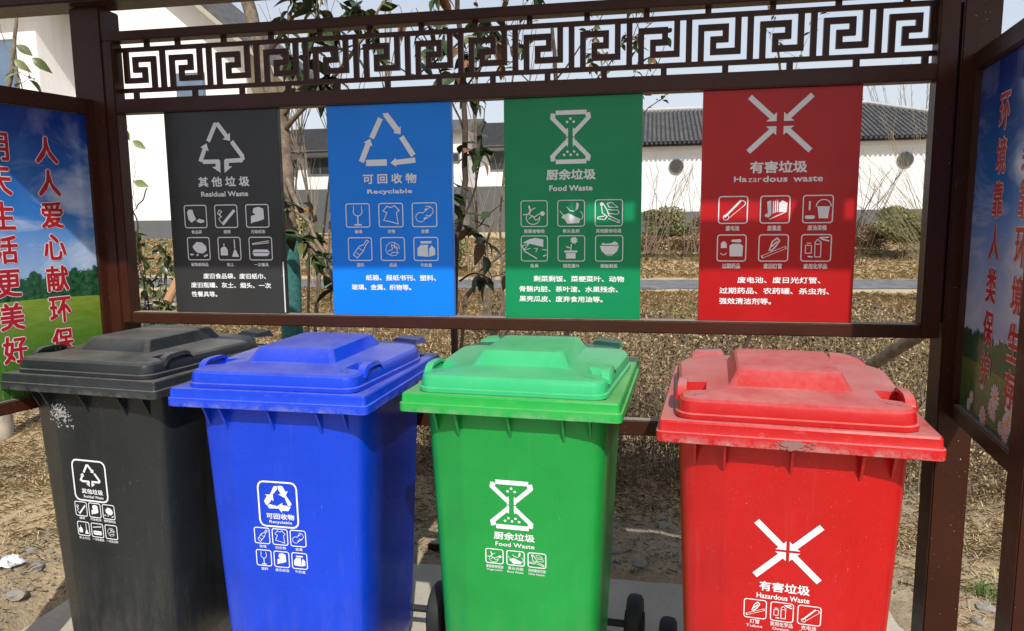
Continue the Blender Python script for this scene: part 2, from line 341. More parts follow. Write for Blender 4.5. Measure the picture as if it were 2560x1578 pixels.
def sym_recycle(p):
    C = lambda x, y: ((x-140)/408, (1180-y)/375)
    p.line([C(236, 972), C(296, 850)], .09); p.arrow(C(336, 812), C(440, 960), .095, .17, .1); p.line([C(450, 985), C(522, 1105)], .09)
    p.arrow(C(540, 1146), C(362, 1162), .085, .15, .1); p.line([C(196, 1158), C(326, 1158)], .105); p.arrow(C(152, 1150), C(222, 984), .095, .17, .1)
    p.poly([C(*q) for q in [(315, 806), (352, 806), (360, 830), (335, 840)]])
def sym_hourglass(p):
    for s in (0, 1):
        f = (lambda u, v: (u, v)) if s == 0 else (lambda u, v: (u, 1-v))
        p.line([f(.17, .955), f(.86, .955)], .105)
        p.line([f(.075, .925), f(.06, .86), f(.4, .59)], .1); p.line([f(.925, .925), f(.94, .86), f(.6, .59)], .1)
        p.line([f(.42, .62), f(.42, .52)], .05); p.line([f(.58, .62), f(.58, .52)], .05)
        p.poly([f(.44, .515), f(.44, .68), f(.36, .62)]); p.poly([f(.56, .515), f(.56, .68), f(.64, .62)])
    for u, v in [(.085, .90), (.915, .90), (.085, .10), (.915, .10)]: p.circ(u, v, .055, .047, 14)
    for u, v in [(.42, .78), (.5, .84), (.58, .78), (.35, .17), (.43, .23), (.51, .17), (.59, .23), (.67, .17)]: p.circ(u, v, .032, .026, 8)
def sym_arrows(p, g=.055, w=.085):
    for sx in (-1, 1):
        for sy in (-1, 1):
            a = (.5+sx*.46, .5+sy*.46); t = (.5+sx*g, .5+sy*g*.8)
            p.line([a, (.5+sx*(g+.075), .5+sy*(g+.065))], w)
            p.poly([t, (t[0], t[1]+sy*.155), (t[0]+sx*.058, t[1]+sy*.088), (t[0]+sx*.088, t[1]+sy*.058), (t[0]+sx*.16, t[1])])
def sym_recycle_thick(p):
    for k in range(3):
        a = R(90-120*k)
        def rot(u, v): return (.5+u*math.cos(a-R(90))-v*math.sin(a-R(90)), .47+u*math.sin(a-R(90))+v*math.cos(a-R(90)))
        p.poly([rot(*q) for q in [(-.29, .1), (-.12, .44), (-.02, .44), (.0, .36), (-.13, .2)]])
        p.poly([rot(*q) for q in [(.0, .46), (.16, .46), (.27, .27), (.34, .31), (.22, .07), (.02, .17), (.1, .2), (.04, .3)]])

# ============================================================ the ground
def hgt(x, y):
    x = np.asarray(x, float); y = np.asarray(y, float)
    n = .022*np.sin(x*5.1+1.3*np.sin(y*3.7))*np.cos(y*4.3+x)+.006*np.sin(x*29+y*7)*np.sin(y*31-x*9) + .010*np.sin(x*13+2)*np.sin(y*11+x*3)
    rise = np.clip((y-17)/7, 0, 1); rise = rise*rise*(3-2*rise)*.8
    slab = np.clip((2.62-x)/.1, 0, 1)*np.clip((x+.50)/.08, 0, 1)*np.clip((.66-y)/.06, 0, 1)
    bank = (.022+.02*np.sin(x*4+1))*np.exp(-((y-.9)/.2)**2)*(1-slab)+.07*np.exp(-((x+.72)/.2)**2)*np.clip((1.2-y)/.6, 0, 1)*(1-slab)
    far = np.clip((y-6)/6, 0, 1)
    mid = .25*np.exp(-((y-11.2)/1.6)**2)*np.clip((x-1)/4, 0, .25)
    return (.015+n)*(1-slab)*(1-.6*far)+bank+rise+mid*0 - .07*slab - .02*np.clip((-y)/1., 0, 1)
xs = np.concatenate([-np.geomspace(600, 3.2, 40), np.arange(-3.1, 5.2, .05), np.geomspace(5.2, 600, 40)])
ys = np.concatenate([-np.geomspace(300, 1.2, 14), np.arange(-1.1, 3.4, .05), np.linspace(3.5, 26, 60), np.geomspace(27, 900, 20)])
GX, GY = np.meshgrid(xs, ys); GZ = hgt(GX, GY)
nx, ny = len(xs), len(ys)
me = bpy.data.meshes.new('ground'); V = np.stack([GX, GY, GZ], -1).reshape(-1, 3)
idx = np.arange(nx*ny).reshape(ny, nx); F = np.stack([idx[:-1, :-1], idx[:-1, 1:], idx[1:, 1:], idx[1:, :-1]], -1).reshape(-1, 4)
me.from_pydata(V.tolist(), [], F.tolist()); me.update()
for p in me.polygons: p.use_smooth = True
q = N('dry_earth')
wc = q.coord('World'); n1 = q.noise(.9, 6, .65, vec=wc); n2 = q.noise(14, 6, .75, vec=wc); n3 = q.noise(1, 4, .7, vec=q.scaled(wc, (60, 90, 60)))
hay = q.mix(q.ramp(n3, .3, .7), (.30, .225, .125), (.58, .45, .27)); soil = q.mix(q.ramp(n2, .35, .65), (.17, .138, .10), (.37, .31, .235))
c = q.mix(q.ramp(q.math('ADD', n1, q.math('MULTIPLY', n2, .25)), .45, .72), soil, hay)
yy = q.n('ShaderNodeSeparateXYZ'); q.t.links.new(wc, yy.inputs[0])
c = q.mix(q.ramp(yy.outputs[1], 3, 8), c, q.mix(q.ramp(q.noise(1, 5, .7, vec=q.scaled(wc, (.7, 2.5, 1))), .3, .7), (.40, .31, .18), (.62, .50, .31)))
q.bump(q.math('ADD', q.math('MULTIPLY', n2, q.ramp(yy.outputs[1], 2.5, 4, 1, .25)), n3), .6, .015)
tag(link('ground', me, q.out(c, .95, .1)), kind='structure')

q = N('concrete'); wc = q.coord('World')
n1 = q.noise(2.2, 6, .7, vec=wc); n2 = q.noise(45, 6, .75, vec=wc)
c = q.mix(q.ramp(n1, .3, .7), (.40, .355, .285), (.54, .49, .40)); c = q.mix(q.math('MULTIPLY', q.ramp(n2, .55, .75), .5), c, (.16, .14, .11))
c = q.mix(q.ramp(q.noise(120, 2, .5, vec=wc), .72, .76), c, (.08, .07, .06))
q.bump(n2, .5, .01); CONC = q.out(c, .9, .2)
sl = MB(); xa = -.47
prof = [(-.47, -3.2), (2.70, -3.2), (2.70, .40), (2.66, .655), (1.9, .668), (1.1, .66), (.4, .672), (-.3, .66), (-.49, .64), (-.475, .1)]
V0 = [(x, y, -.16) for x, y in prof]+[(x, y, -.006) for x, y in prof]+[(x*.998+.002, y-.006*(1 if y > 0 else -1), 0) for x, y in prof]
n = len(prof); Fs = [(i, (i+1) % n, n+(i+1) % n, n+i) for i in range(n)]+[(n+i, n+(i+1) % n, 2*n+(i+1) % n, 2*n+i) for i in range(n)]+[tuple(range(2*n, 3*n)), tuple(range(n-1, -1, -1))]
tag(link('pavement', mesh('pavement', V0, Fs), CONC), kind='structure')
q = N('asphalt'); wc = q.coord('World'); n2 = q.noise(3, 6, .7, vec=wc)
ASPH = q.out(q.mix(q.ramp(n2, .35, .65), (.11, .115, .12), (.22, .225, .23)), .9, .2)
px_ = [(-60, 14.9), (-20, 13.6), (-8, 12.6), (-3, 12.9), (2, 13.3), (9, 14.0), (20, 14.4), (60, 15)]
V0 = []; 
for x, y in px_: V0 += [(x, y, .02), (x, y+2.3, .03)]
F0 = [(2*i, 2*i+2, 2*i+3, 2*i+1) for i in range(len(px_)-1)]
tag(link('path', mesh('path', V0, F0), ASPH), kind='structure')

# ============================================================ buildings
def wallmat(name, col, rough=.9):
    q = N(name); wc = q.coord('World'); n1 = q.noise(.5, 5, .6, vec=wc); n2 = q.noise(1, 5, .7, vec=q.scaled(wc, (3, 3, .4)))
    c = q.mix(q.ramp(n1, .3, .7), tuple(x*.95 for x in col), col)
    c = q.mix(q.math('MULTIPLY', q.ramp(n2, .5, .8), .32), c, tuple(x*.6 for x in col))
    return q.out(c, rough, .2)
WHITE = wallmat('white_render', (.79, .80, .81)); CREAM = wallmat('cream_render', (.81, .805, .79)); GREY = wallmat('grey_plinth', (.115, .12, .128)); SOFF = wallmat('beige_soffit', (.40, .36, .31))
TILE = plain('grey_tile', (.092, .092, .094), .75, .35, 3); TILE_D = plain('dark_tile', (.045, .047, .052), .8, .3, 5); RIDGE = plain('ridge_mortar', (.42, .42, .41), .8)
q = N('blue_glass'); GLASS = q.out(q.mix(q.ramp(q.noise(.6, 2), .3, .7), (.08, .13, .21), (.13, .20, .29)), .08, .9); GLASS.node_tree.nodes['Principled BSDF'].inputs['Metallic'].default_value = .0
DARKG = plain('dark_glass', (.03, .033, .036), .1, .2, 2); FRM = plain('grey_window_frame', (.13, .135, .14), .5)

# house with the round vents
hA = empty('single_storey_house', (7, 27, .7), 0, 'long low white house with grey tiled roof and round wall vents beyond the path', 'house')
def loc(o, root): # keep world coordinates when parenting
    o.matrix_parent_inverse = root.matrix_world.inverted() if False else Matrix.Translation(-Vector(root.location)); return o
def P_(o, root): o.parent = root; o.matrix_parent_inverse = Matrix.Translation(-root.location); return o
P_(box('wall', -.6, 14.0, 25, 33, 1.75, 4.12, WHITE, None, 0), hA)
P_(box('plinth', -.63, 14.03, 24.97, 33.03, .2, 1.75, GREY, None, 0), hA)
P_(box('fascia', -.8, 14.2, 24.72, 24.98, 4.06, 4.16, TILE_D, None, 0), hA)
P_(box('eave_band', -.6, 14.0, 24.94, 24.998, 3.92, 4.06, WHITE, None, 0), hA)  # plain band in the wall's white, under the fascia
# tiled slope: round cover tiles in columns, each row stepped
E0, E1, RZ, RY = 24.5, 29.0, 4.16, 5.86
def slope_pt(x, t, dz=0): return (x, E0+(E1-E0)*t, RZ+(RY-RZ)*t+dz)
mb = MB(); cols = np.arange(-.9, 14.35, .16); rows = 20
for cx in cols:
    tmax = 1. if cx < 9.9 else max(0, 1-(cx-9.9)/4.45)
    for r in range(rows):
        t0, t1 = r/rows, (r+1.25)/rows
        if t0 >= tmax: break
        t1 = min(t1, tmax); V0 = []
        for (t, dz) in ((t0, .03), (t1, .0)):
            for k in range(5):
                a = math.pi*k/4; V0.append(slope_pt(cx-.056*math.cos(a), t, dz+.045*math.sin(a)+.01))
        mb.add((V0, [(k, k+1, 6+k, 5+k) for k in range(4)]+[(4, 3, 2, 1, 0)]))
o = P_(mb.obj('roof_tiles', TILE), hA); o['kind'] = 'stuff'
mb = MB(); mb.add(([slope_pt(-.95, 0), slope_pt(14.4, 0), slope_pt(9.9, 1), slope_pt(-.95, 1)], [(0, 1, 2, 3)]))
mb.add(([(14.4, E0, RZ), (14.4, 33.5, RZ), (9.9, E1, RY)], [(0, 1, 2)])); mb.add(([(-.95, 33.5, RZ), (-.95, E1, RY), (9.9, E1, RY), (14.4, 33.5, RZ)], [(0, 1, 2, 3)]))
mb.add(([(-.95, E0, RZ-.03), (14.4, E0, RZ-.03), (14.4, 33.5, RZ-.03), (-.95, 33.5, RZ-.03)], [(0, 3, 2, 1)]))
P_(mb.obj('roof', TILE_D), hA)
P_(link('roof_ridge', mesh('ridge', *tube([(-.95, E1, RY+.05), (9.9, E1, RY+.05)], .11, 6)), RIDGE), hA)
P_(link('roof_ridge', mesh('ridge', *tube([(9.9, E1, RY+.05), (14.4, E0, RZ+.06)], .09, 6)), RIDGE), hA)
mb = MB()
for cx in cols: mb.add(tube([(cx+.08, E0-.03, RZ-.02), (cx+.08, E0+.05, RZ-.02)], .05, 8))
o = P_(mb.obj('eave_tile_ends', TILE_D), hA); o['kind'] = 'stuff'
for (vx, vz) in ((2.62, 3.36), (10.2, 3.42)):
    V0, F0 = tube([(vx, 24.93, vz), (vx, 25.02, vz)], .26, 28); fr = P_(link('round_vent', mesh('vent', V0, F0), FRM), hA)
    V0, F0 = tube([(vx, 24.95, vz), (vx, 24.925, vz)], .225, 28); lv = link('grille', mesh('grille', V0, F0), plain('vent_grey', (.045, .045, .045), .7), fr)
# left two-storey building
hC = empty('gabled_house', (-19, 26, .7), 0, 'tall cream house with a gable and blue window behind the left post', 'house')
g = [(-21.3, 1.62), (-14.6, 1.62), (-14.6, 8.8), (-17.1, 10.9), (-21.3, 14.3)]
V0 = [(x, 26, z) for x, z in g]+[(x, 29.4, z) for x, z in g]; nn = len(g)
P_(link('wall', mesh('wall', V0, [(0, 1, 2, 3, 4), (9, 8, 7, 6, 5)]+[(i, 5+i, 5+(i+1) % 5, (i+1) % 5) for i in range(5)]), CREAM), hC)
P_(box('plinth', -21.3, -14.56, 25.96, 29.42, .3, 1.62, GREY, None, 0), hC)
# roof: slab over the right-hand slope, its wide beige verge
def rake(x): return 7.6+(-13.1-x)*.838
V0 = []
for y in (25.1, 30.2):
    for x, dz in ((-11.9, 0), (-22.5, 0), (-22.5, .32), (-11.9, .32)): V0.append((x, y, rake(x)+dz-.02))
P_(link('roof', mesh('roof', V0, [(0, 3, 2, 1), (4, 5, 6, 7), (0, 4, 7, 3), (1, 2, 6, 5), (3, 7, 6, 2)]), TILE), hC)
V0 = []
for y in (25.04, 30.2):
    for x in (-11.9, -22.5): V0 += [(x, y, rake(x)-.05)]
P_(link('soffit', mesh('soffit', V0, [(0, 1, 3, 2)]), SOFF), hC)
V0 = [(x, y, rake(x)+dz) for y in (25.0, 25.06) for x, dz in ((-11.85, -.1), (-22.5, -.1), (-22.5, .12), (-11.85, .12))]
P_(link('verge_board', mesh('verge', V0, [(0, 1, 2, 3), (7, 6, 5, 4), (0, 4, 5, 1), (1, 5, 6, 2), (2, 6, 7, 3), (3, 7, 4, 0)]), SOFF), hC)
wf = P_(box('window', -17.75, -16.45, 25.93, 25.995, 5.9, 7.66, FRM, None, 0), hC); box('pane', -17.68, -16.52, 25.915, 25.932, 5.97, 7.6, GLASS, wf, 0)
# projecting wing
P_(box('wing_wall', -31, -23.05, 24.6, 33, 1.62, 10.55, CREAM, None, 0), hC)
P_(box('plinth', -31, -23.02, 24.57, 33, .3, 1.62, GREY, None, 0), hC)
P_(box('wing_eave', -31.4, -21.4, 23.4, 33, 10.6, 10.85, SOFF, None, 0), hC)
wf = P_(box('window', -28.5, -24.02, 24.53, 24.595, 6.4, 9.05, FRM, None, 0), hC); box('pane', -28.4, -24.12, 24.515, 24.535, 6.5, 8.95, GLASS, wf, 0)
P_(box('return_wall', -23.05, -21.3, 26.6, 34, .3, 10.55, CREAM, None, 0), hC)
# middle houses
hB = empty('stepped_roof_house', (-13, 42, .8), 0, 'white house with stepped grey roofs seen between the black, blue and green signs', 'house')
P_(box('wall', -22.2, -5.0, 42, 52, 3.6, 6.0, WHITE, None, 0), hB)
P_(box('plinth', -22.25, -4.95, 41.96, 52, .5, 3.6, GREY, None, 0), hB)
V0 = [(-23, 41, 5.9), (-4.2, 41, 5.9), (-4.2, 46, 7.9), (-23, 46, 7.9), (-4.2, 52, 5.9), (-23, 52, 5.9)]
P_(link('roof', mesh('roof', V0, [(0, 1, 2, 3), (3, 2, 4, 5), (0, 3, 5), (1, 4, 2), (0, 5, 4, 1)]), TILE), hB)
P_(box('wing_wall', -13.2, -8.8, 39.6, 42, 3.5, 6.75, WHITE, None, 0), hB)
P_(box('plinth', -13.2, -8.8, 39.57, 42, .5, 3.5, GREY, None, 0), hB)
V0 = [(-13.7, 39, 6.7), (-8.3, 39, 6.7), (-8.3, 42.3, 7.7), (-13.7, 42.3, 7.7)]
P_(link('roof', mesh('roof', V0+[(x, y, z-.12) for x, y, z in V0], [(0, 1, 2, 3), (7, 6, 5, 4), (0, 4, 5, 1), (1, 5, 6, 2)]), TILE), hB)
for (a, b, c_, d, yy_) in ((-19.9, -18.1, 4.5, 5.6, 41.9), (-7.9, -5.6, 4.55, 5.7, 41.9), (-10.3, -9.2, 4.9, 5.45, 39.5), (-21.6, -20.6, 4.5, 5.5, 41.9), (-17.5, -15.5, 4.5, 5.6, 41.9)):
    wf = P_(box('window', a, b, yy_, yy_+.08, c_, d, FRM, None, 0), hB); mid = (a+b)/2
    box('pane', a+.08, mid-.04, yy_-.02, yy_-.004, c_+.08, d-.08, DARKG, wf, 0); box('pane', mid+.04, b-.08, yy_-.02, yy_-.004, c_+.08, d-.08, DARKG, wf, 0)
for k in range(12):
    P_(box('roof_step', -22.8, -4.4, 41.2+.4*k, 41.28+.4*k, 5.95+.16*k, 6.12+.16*k, TILE_D, None, 0), hB)
dg = empty('site_loader', (-15.4, 30, .75), 0, 'yellow loader parked beyond the path right of the black sign', 'loader')
YEL = plain('yellow_paint', (.62, .36, .03), .5, .15)
P_(box('body', -16.8, -14.9, 29.4, 30.9, 1.3, 2.2, YEL, None, .05), dg); P_(box('cab', -16.5, -15.5, 29.5, 30.8, 2.2, 3.2, DARKG, None, .05), dg); P_(box('cab_roof', -16.6, -15.4, 29.4, 30.9, 3.2, 3.35, YEL, None, .03), dg)
P_(box('boom', -14.95, -13.9, 30.0, 30.3, 1.9, 2.2, YEL, None, .03), dg)
for x in (-16.3, -15.3):
    for y in (29.35, 30.95): P_(link('wheel', mesh('wheel', *tube([(x, y-.15, 1.2), (x, y+.15, 1.2)], .45, 16)), M['rubber']), dg)

# ============================================================ the shelter (posts, rails, fretwork, side frames, canopy)
sh = empty('notice_shelter', (1.23, .05, 0), 0, 'brown metal shelter framing the four waste signs and side posters', 'shelter')
def part(o): return P_(o, sh)
FD = .05
part(box('bottom_rail', .0, 2.462, 0, FD, 1.107, 1.145, BROWN)); part(box('middle_rail', 0, 2.462, 0, FD, 1.800, 1.845, BROWN)); part(box('top_rail', -.035, 2.511, 0, FD, 2.028, 2.058, BROWN))
part(box('stile', -.035, -.0005, 0, FD, 1.107, 2.0275, BROWN)); part(box('stile', 2.4625, 2.511, 0, FD, 1.107, 2.0275, BROWN))
part(box('post', -.155, -.042, .006, .10, 0, 2.14, BROWN, None, .004)); part(box('post', 2.520, 2.612, .002, .095, 0, 2.14, BROWN, None, .004))
part(box('gap_strip', -.042, -.0355, .02, .045, 1.15, 2.0, BROWN_SHADE, None, 0)); part(box('gap_strip', 2.5115, 2.5195, .02, .045, 1.15, 2.0, BROWN_SHADE, None, 0))  # dark strips standing in for the shaded gaps beside the stiles
part(box('main_beam', -.62, 3.02, -.045, .075, 2.142, 2.27, BROWN, None, .005))
part(box('rear_rail', -.1, 2.60, .14, .18, .752, .802, BROWN))
for z in (.762,):
    part(box('bracket', -.12, -.08, .1005, .1395, z, z+.03, BROWN)); part(box('bracket', 2.55, 2.59, .0955, .1395, z, z+.03, BROWN))
# meander fretwork from a grid of cells
G = .01669; RH = .01657
def cells_unit(first=False, last=False):
    c = np.zeros((7, 10), bool)                                # rows from the bottom
    if not first: c[:, 0] = True
    c[0:6, 2] = True; c[5, 2:7] = True; c[3:6, 6] = True; c[3, 4:7] = True; c[1:4, 4] = True; c[1, 4:9] = True; c[1:7, 8] = True
    if first:
        d = np.zeros((7, 10), bool)
        for j in range(10):
            if 0 <= 8-j < 9: d[:, j] = c[:, 8-j] if True else False
        d[:, 8] = False; d[:, 9] = False
        # mirrored key: bar from the top band at column 0, hook, bar to the bottom band at column 6
        return d[:, :8]
    if last: return c[:, :9]
    return c
def cells_mesh(c, y0, y1):
    V = []; F = []; H, W = c.shape
    def quad(a): k = len(V); V.extend(a); F.append((k, k+1, k+2, k+3))
    for r in range(H):
        for j in range(W):
            if not c[r, j]: continue
            x0, x1, z0, z1 = j*G, (j+1)*G, r*RH, (r+1)*RH
            quad([(x0, y0, z0), (x1, y0, z0), (x1, y0, z1), (x0, y0, z1)]); quad([(x1, y1, z0), (x0, y1, z0), (x0, y1, z1), (x1, y1, z1)])
            if j == 0 or not c[r, j-1]: quad([(x0, y1, z0), (x0, y0, z0), (x0, y0, z1), (x0, y1, z1)])
            if j == W-1 or not c[r, j+1]: quad([(x1, y0, z0), (x1, y1, z0), (x1, y1, z1), (x1, y0, z1)])
            if r == 0 or not c[r-1, j]: quad([(x0, y1, z0), (x1, y1, z0), (x1, y0, z0), (x0, y0, z0)])
            if r == H-1 or not c[r+1, j]: quad([(x0, y0, z1), (x1, y0, z1), (x1, y1, z1), (x0, y1, z1)])
    me = mesh('fret', V, F); bm = bmesh.new(); bm.from_mesh(me); bmesh.ops.remove_doubles(bm, verts=bm.verts, dist=1e-5); bm.to_mesh(me); bm.free(); me.materials.append(BROWN); return me
FY0, FY1, FZ = .034, .044, 1.884
mf = cells_mesh(cells_unit(True), FY0, FY1); mu = cells_mesh(cells_unit(), FY0, FY1); ml = cells_mesh(cells_unit(last=True), FY0, FY1)
XA = .154-G/2
part(link('fret_key', mf, None, None, (XA-8*G, 0, FZ)))
for k in range(14): part(link('fret_key', ml if k == 13 else mu, None, None, (XA+10*G*k, 0, FZ)))
part(box('fret_bar', -.0004, 2.4624, FY0, FY1, FZ-.0135, FZ-.0001, BROWN, None, 0)); part(box('fret_bar', -.0004, 2.4624, FY0, FY1, FZ+7*RH+.0001, FZ+7*RH+.0135, BROWN, None, 0))
tm = box_me('fret_spacer', 0, .0165, FY0, FY1, 0, .0146, 0); bmz = box_me('fret_spacer', 0, .0165, FY0, FY1, 0, .0252, 0); tm.materials.append(BROWN); bmz.materials.append(BROWN)
for x in [.1, .212, .376, .54, .705, .869, 1.034, 1.201, 1.365, 1.534, 1.704, 1.874, 2.047, 2.218, 2.39]: part(link('fret_spacer', tm, None, None, (x-.008, 0, FZ+7*RH+.0136)))
for x in [.05, .264, .431, .591, .757, .922, 1.087, 1.253, 1.418, 1.584, 1.754, 1.924, 2.097, 2.27, 2.443]: part(link('fret_spacer', bmz, None, None, (x-.008, 0, FZ-.0135-.0253)))
# side frames; local x runs along the frame, -y is the printed side
TL_, TR_ = R(-104), R(-97)
AL, AR = Vector((-.1, 0, 0)), Vector((2.558, -.03, 0))
def side_frame(A, th, s0, s1, z0, z1, post_w):
    d = Vector((math.cos(th), math.sin(th), 0)); ang = math.atan2(d.y, d.x)
    def sb(name, a, b, c0, c1, za, zb, bev=.003):
        o = box(name, a, b, c0, c1, za, zb, BROWN, None, bev)
        o.matrix_world = Matrix.Translation(A) @ Matrix.Rotation(ang, 4, 'Z'); o.location = A; o.rotation_euler = (0, 0, ang); return part(o)
    return sb
sL = side_frame(AL, TL_, 0, 0, 0, 0, 0)
# for the left frame local +y (rotated) points to the right, i.e. to the viewer
for nm, a, b, c0, c1, za, zb in [('side_rail', .016, .488, -.03, .012, 1.798, 1.848), ('side_rail', .016, .488, -.03, .012, .872, .913), ('side_stile', -.035, .0155, -.03, .012, .872, 1.848), ('side_stile', .462, .4885, -.029, .010, .9135, 1.7975),
                                 ('post', .489, .585, -.06, .03, 0, 2.36), ('side_beam', .0, 1.02, -.05, .02, 2.361, 2.44)]: sL(nm, a, b, c0, c1, za, zb)
sR = side_frame(AR, TR_, 0, 0, 0, 0, 0)
for nm, a, b, c0, c1, za, zb in [('side_rail', .0005, .449, -.012, .03, 1.816, 1.866), ('side_rail', .0005, .449, -.012, .03, .888, .933), ('side_stile', -.045, 0, -.012, .03, .888, 1.866), ('side_stile', .436, .4495, -.010, .029, .9335, 1.8155),
                                 ('post', .450, .545, -.014, .07, 0, 2.36), ('side_beam', .0, .96, -.02, .05, 2.361, 2.44)]: sR(nm, a, b, c0, c1, za, zb)
# unseen canopy front, inferred from its shadow bands: beam, title board space and open fret at its right end
part(box('canopy_beam', -.75, 3.0, -1.0, -.95, 2.372, 2.468, BROWN)); part(box('canopy_beam', -.75, 3.0, -1.0, -.95, 2.566, 2.60, BROWN))
part(box('canopy_panel', -.72, 1.82, -.985, -.96, 2.4685, 2.5655, BROWN, None, .002))
for x in (1.84, 1.95, 2.02, 2.37, 2.56, 2.72): part(box('canopy_spindle', x, x+.03, -.99, -.965, 2.4685, 2.5655, BROWN, None, .002))
part(box('canopy_roof', -.8, 3.05, -1.005, -.44, 2.601, 2.64, BROWN))  # unseen narrow roof, its depth set by where its shade should fall
part(box('canopy_beam', -.75, 3.0, -.50, -.45, 2.5, 2.6, BROWN))
for x in (-.26, 2.49): part(box('king_post', x, x+.05, -.495, -.455, 2.4405, 2.4995, BROWN))

# ============================================================ the four hanging signs
KS = 1.0088
def sx(x): return CAM[0]+(x-CAM[0])*KS
def sz(z): return CAM[2]+(z-CAM[2])*KS
SY = .019
def sign(x0, x1, mat, label, bottom=1.1452):
    e = empty('waste_sign', ((sx(x0)+sx(x1))/2, SY, 1.146), 0, label, 'sign', 'waste sorting signs hung in the frame')
    P_(box('panel', sx(x0), sx(x1), SY, SY+.022, 1.1455, 1.7995, mat, None, .001), e)
    return e
class SG:
    """draws on a sign in the coordinates measured on the frame's front plane"""
    def __init__(s, e): s.e = e
    def fix(s, o):
        if o: o.matrix_parent_inverse = Matrix.Translation(-s.e.location)
        return o
    def text(s, body, x0, x1, z0, z1, bold=.012, mat=None, name='lettering', label=None): return s.fix(put_text(s.e, body, sx(x0), sx(x1), sz(z0), sz(z1), mat or M['grey_ink'], SY-.0012, bold, name=name, label=label))
    def para(s, body, x, z, pitch, h=.0185): return s.fix(para(s.e, body, sx(x), sz(z), pitch*KS, h, M['white_ink'], SY-.0012, .016))
    def sym(s, fn, x0, x1, z0, z1, label=None):
        p = Print((sx(x0), sx(x1)), (sz(z0), sz(z1)), SY-.0012); fn(p); return s.fix(p.obj('symbol', M['grey_ink'], s.e, label))
    def icons(s, x0, x1, z0, z1, fns, caps, capz, w=.04, gap=.4, ch=.012):
        cw = (x1-x0)/(3+2*gap)
        for i, (fn, cp) in enumerate(zip(fns, caps)):
            a = x0+i*cw*(1+gap); p = Print((sx(a), sx(a+cw)), (sz(z0), sz(z1)), SY-.0012); frame_line(p, w); fn(p); s.fix(p.obj('pictogram', M['grey_ink'], s.e))
            hw = min(.0125*len(cp), cw*1.22)/2
            s.text(cp, a+cw/2-hw, a+cw/2+hw, capz-ch/2, capz+ch/2, .03)
MK = sign_mat('charcoal_sign', (.032, .034, .036), .12); MBl = sign_mat('blue_sign', (.001, .19, .76)); MG = sign_mat('green_sign', (.002, .22, .085)); MR = sign_mat('red_sign', (.40, .007, .010))
e = sign(.172, .568, MK, 'charcoal residual waste sign with triangle arrow symbol, leftmost in the frame'); S = SG(e)
S.sym(sym_residual, .285, .451, 1.601, 1.762, 'grey folded triangle with two arrows pointing down')
S.text('其 他 垃 圾', .281, .463, 1.557, 1.590, .04); S.text('Residual Waste', .289, .456, 1.526, 1.543, .05)
S.icons(.225, .523, 1.427, 1.499, [ic_bag, ic_cig, ic_paper], ['食品袋', '烟蒂', '污染纸张'], 1.413)
S.icons(.229, .529, 1.322, 1.395, [ic_pot, ic_broom, ic_chop], ['破陶瓷制品', '灰土', '一次餐具'], 1.307)
S.para('废旧食品袋、废旧纸巾、', .279, 1.269, .0216); S.para('废旧瓶罐、灰土、烟头、一次', .232, 1.239, .0222); S.para('性餐具等。', .232, 1.209, .0215)
S.fix(P_(box('peeled_edge', sx(.5645), sx(.5675), SY-.003, SY-.0005, 1.15, 1.315, M['white_ink'], None, 0), e))
e = sign(.733, 1.131, MBl, 'blue recyclable sign with open triangle of arrows, second from left'); S = SG(e)
S.sym(sym_recycle, .838, 1.021, 1.612, 1.769, 'grey triangle of three arrows')
S.text('可 回 收 物', .846, 1.020, 1.557, 1.588, .04); S.text('Recyclable', .859, 1.005, 1.523, 1.541, .05)
S.icons(.787, 1.081, 1.425, 1.497, [ic_glass, ic_shirt, ic_can], ['玻璃', '衣物', '金属'], 1.411)
S.icons(.791, 1.083, 1.321, 1.392, [ic_bottle, ic_crumple, ic_carton], ['塑料', '纸类', '牛奶盒'], 1.307)
S.para('纸箱、报纸书刊、塑料、', .845, 1.267, .0222); S.para('玻璃、金属、织物等。', .797, 1.237, .0210)
e = sign(1.293, 1.697, MG, 'green food waste sign with hourglass symbol, third from left'); S = SG(e)
S.sym(sym_hourglass, 1.430, 1.551, 1.604, 1.758, 'grey hourglass')
S.text('厨余垃圾', 1.419, 1.565, 1.558, 1.590, .04); S.text('Food Waste', 1.428, 1.556, 1.526, 1.543, .05)
S.icons(1.343, 1.643, 1.423, 1.499, [ic_veg, ic_bones, ic_banana], ['果蔬食物残', '骨头鱼刺', '其他厨余垃圾'], 1.409, .03)
S.icons(1.343, 1.645, 1.320, 1.395, [ic_fish, ic_flower, ic_bowl], ['鱼骨', '残花落叶', '剩饭剩菜'], 1.306, .03)
S.para('剩菜剩饭、菜梗菜叶、动物', 1.380, 1.267, .0226); S.para('骨骼内脏、茶叶渣、水果残余、', 1.336, 1.236, .0222); S.para('果壳瓜皮、废弃食用油等。', 1.336, 1.206, .0222)
e = sign(1.864, 2.282, MR, 'red hazardous waste sign with four arrows meeting, rightmost in the frame'); S = SG(e)
S.sym(sym_arrows, 1.985, 2.158, 1.622, 1.779, 'four grey arrows pointing to the centre')
S.text('有害垃圾', 1.995, 2.148, 1.566, 1.600, .04); S.text('Ha', 1.953, 1.988, 1.543, 1.559, .05); S.text('zar', 1.991, 2.028, 1.5425, 1.5535, -.01, M['rim_ink'], label='faded worn letters'); S.text('dous', 2.031, 2.097, 1.5415, 1.559, .05); S.text('waste', 2.112, 2.190, 1.541, 1.556, .05)
S.icons(1.914, 2.219, 1.428, 1.503, [ic_batt, ic_ink, ic_paint], ['废电池', '废墨盒', '废油漆桶'], 1.414, .04, .45, .015)
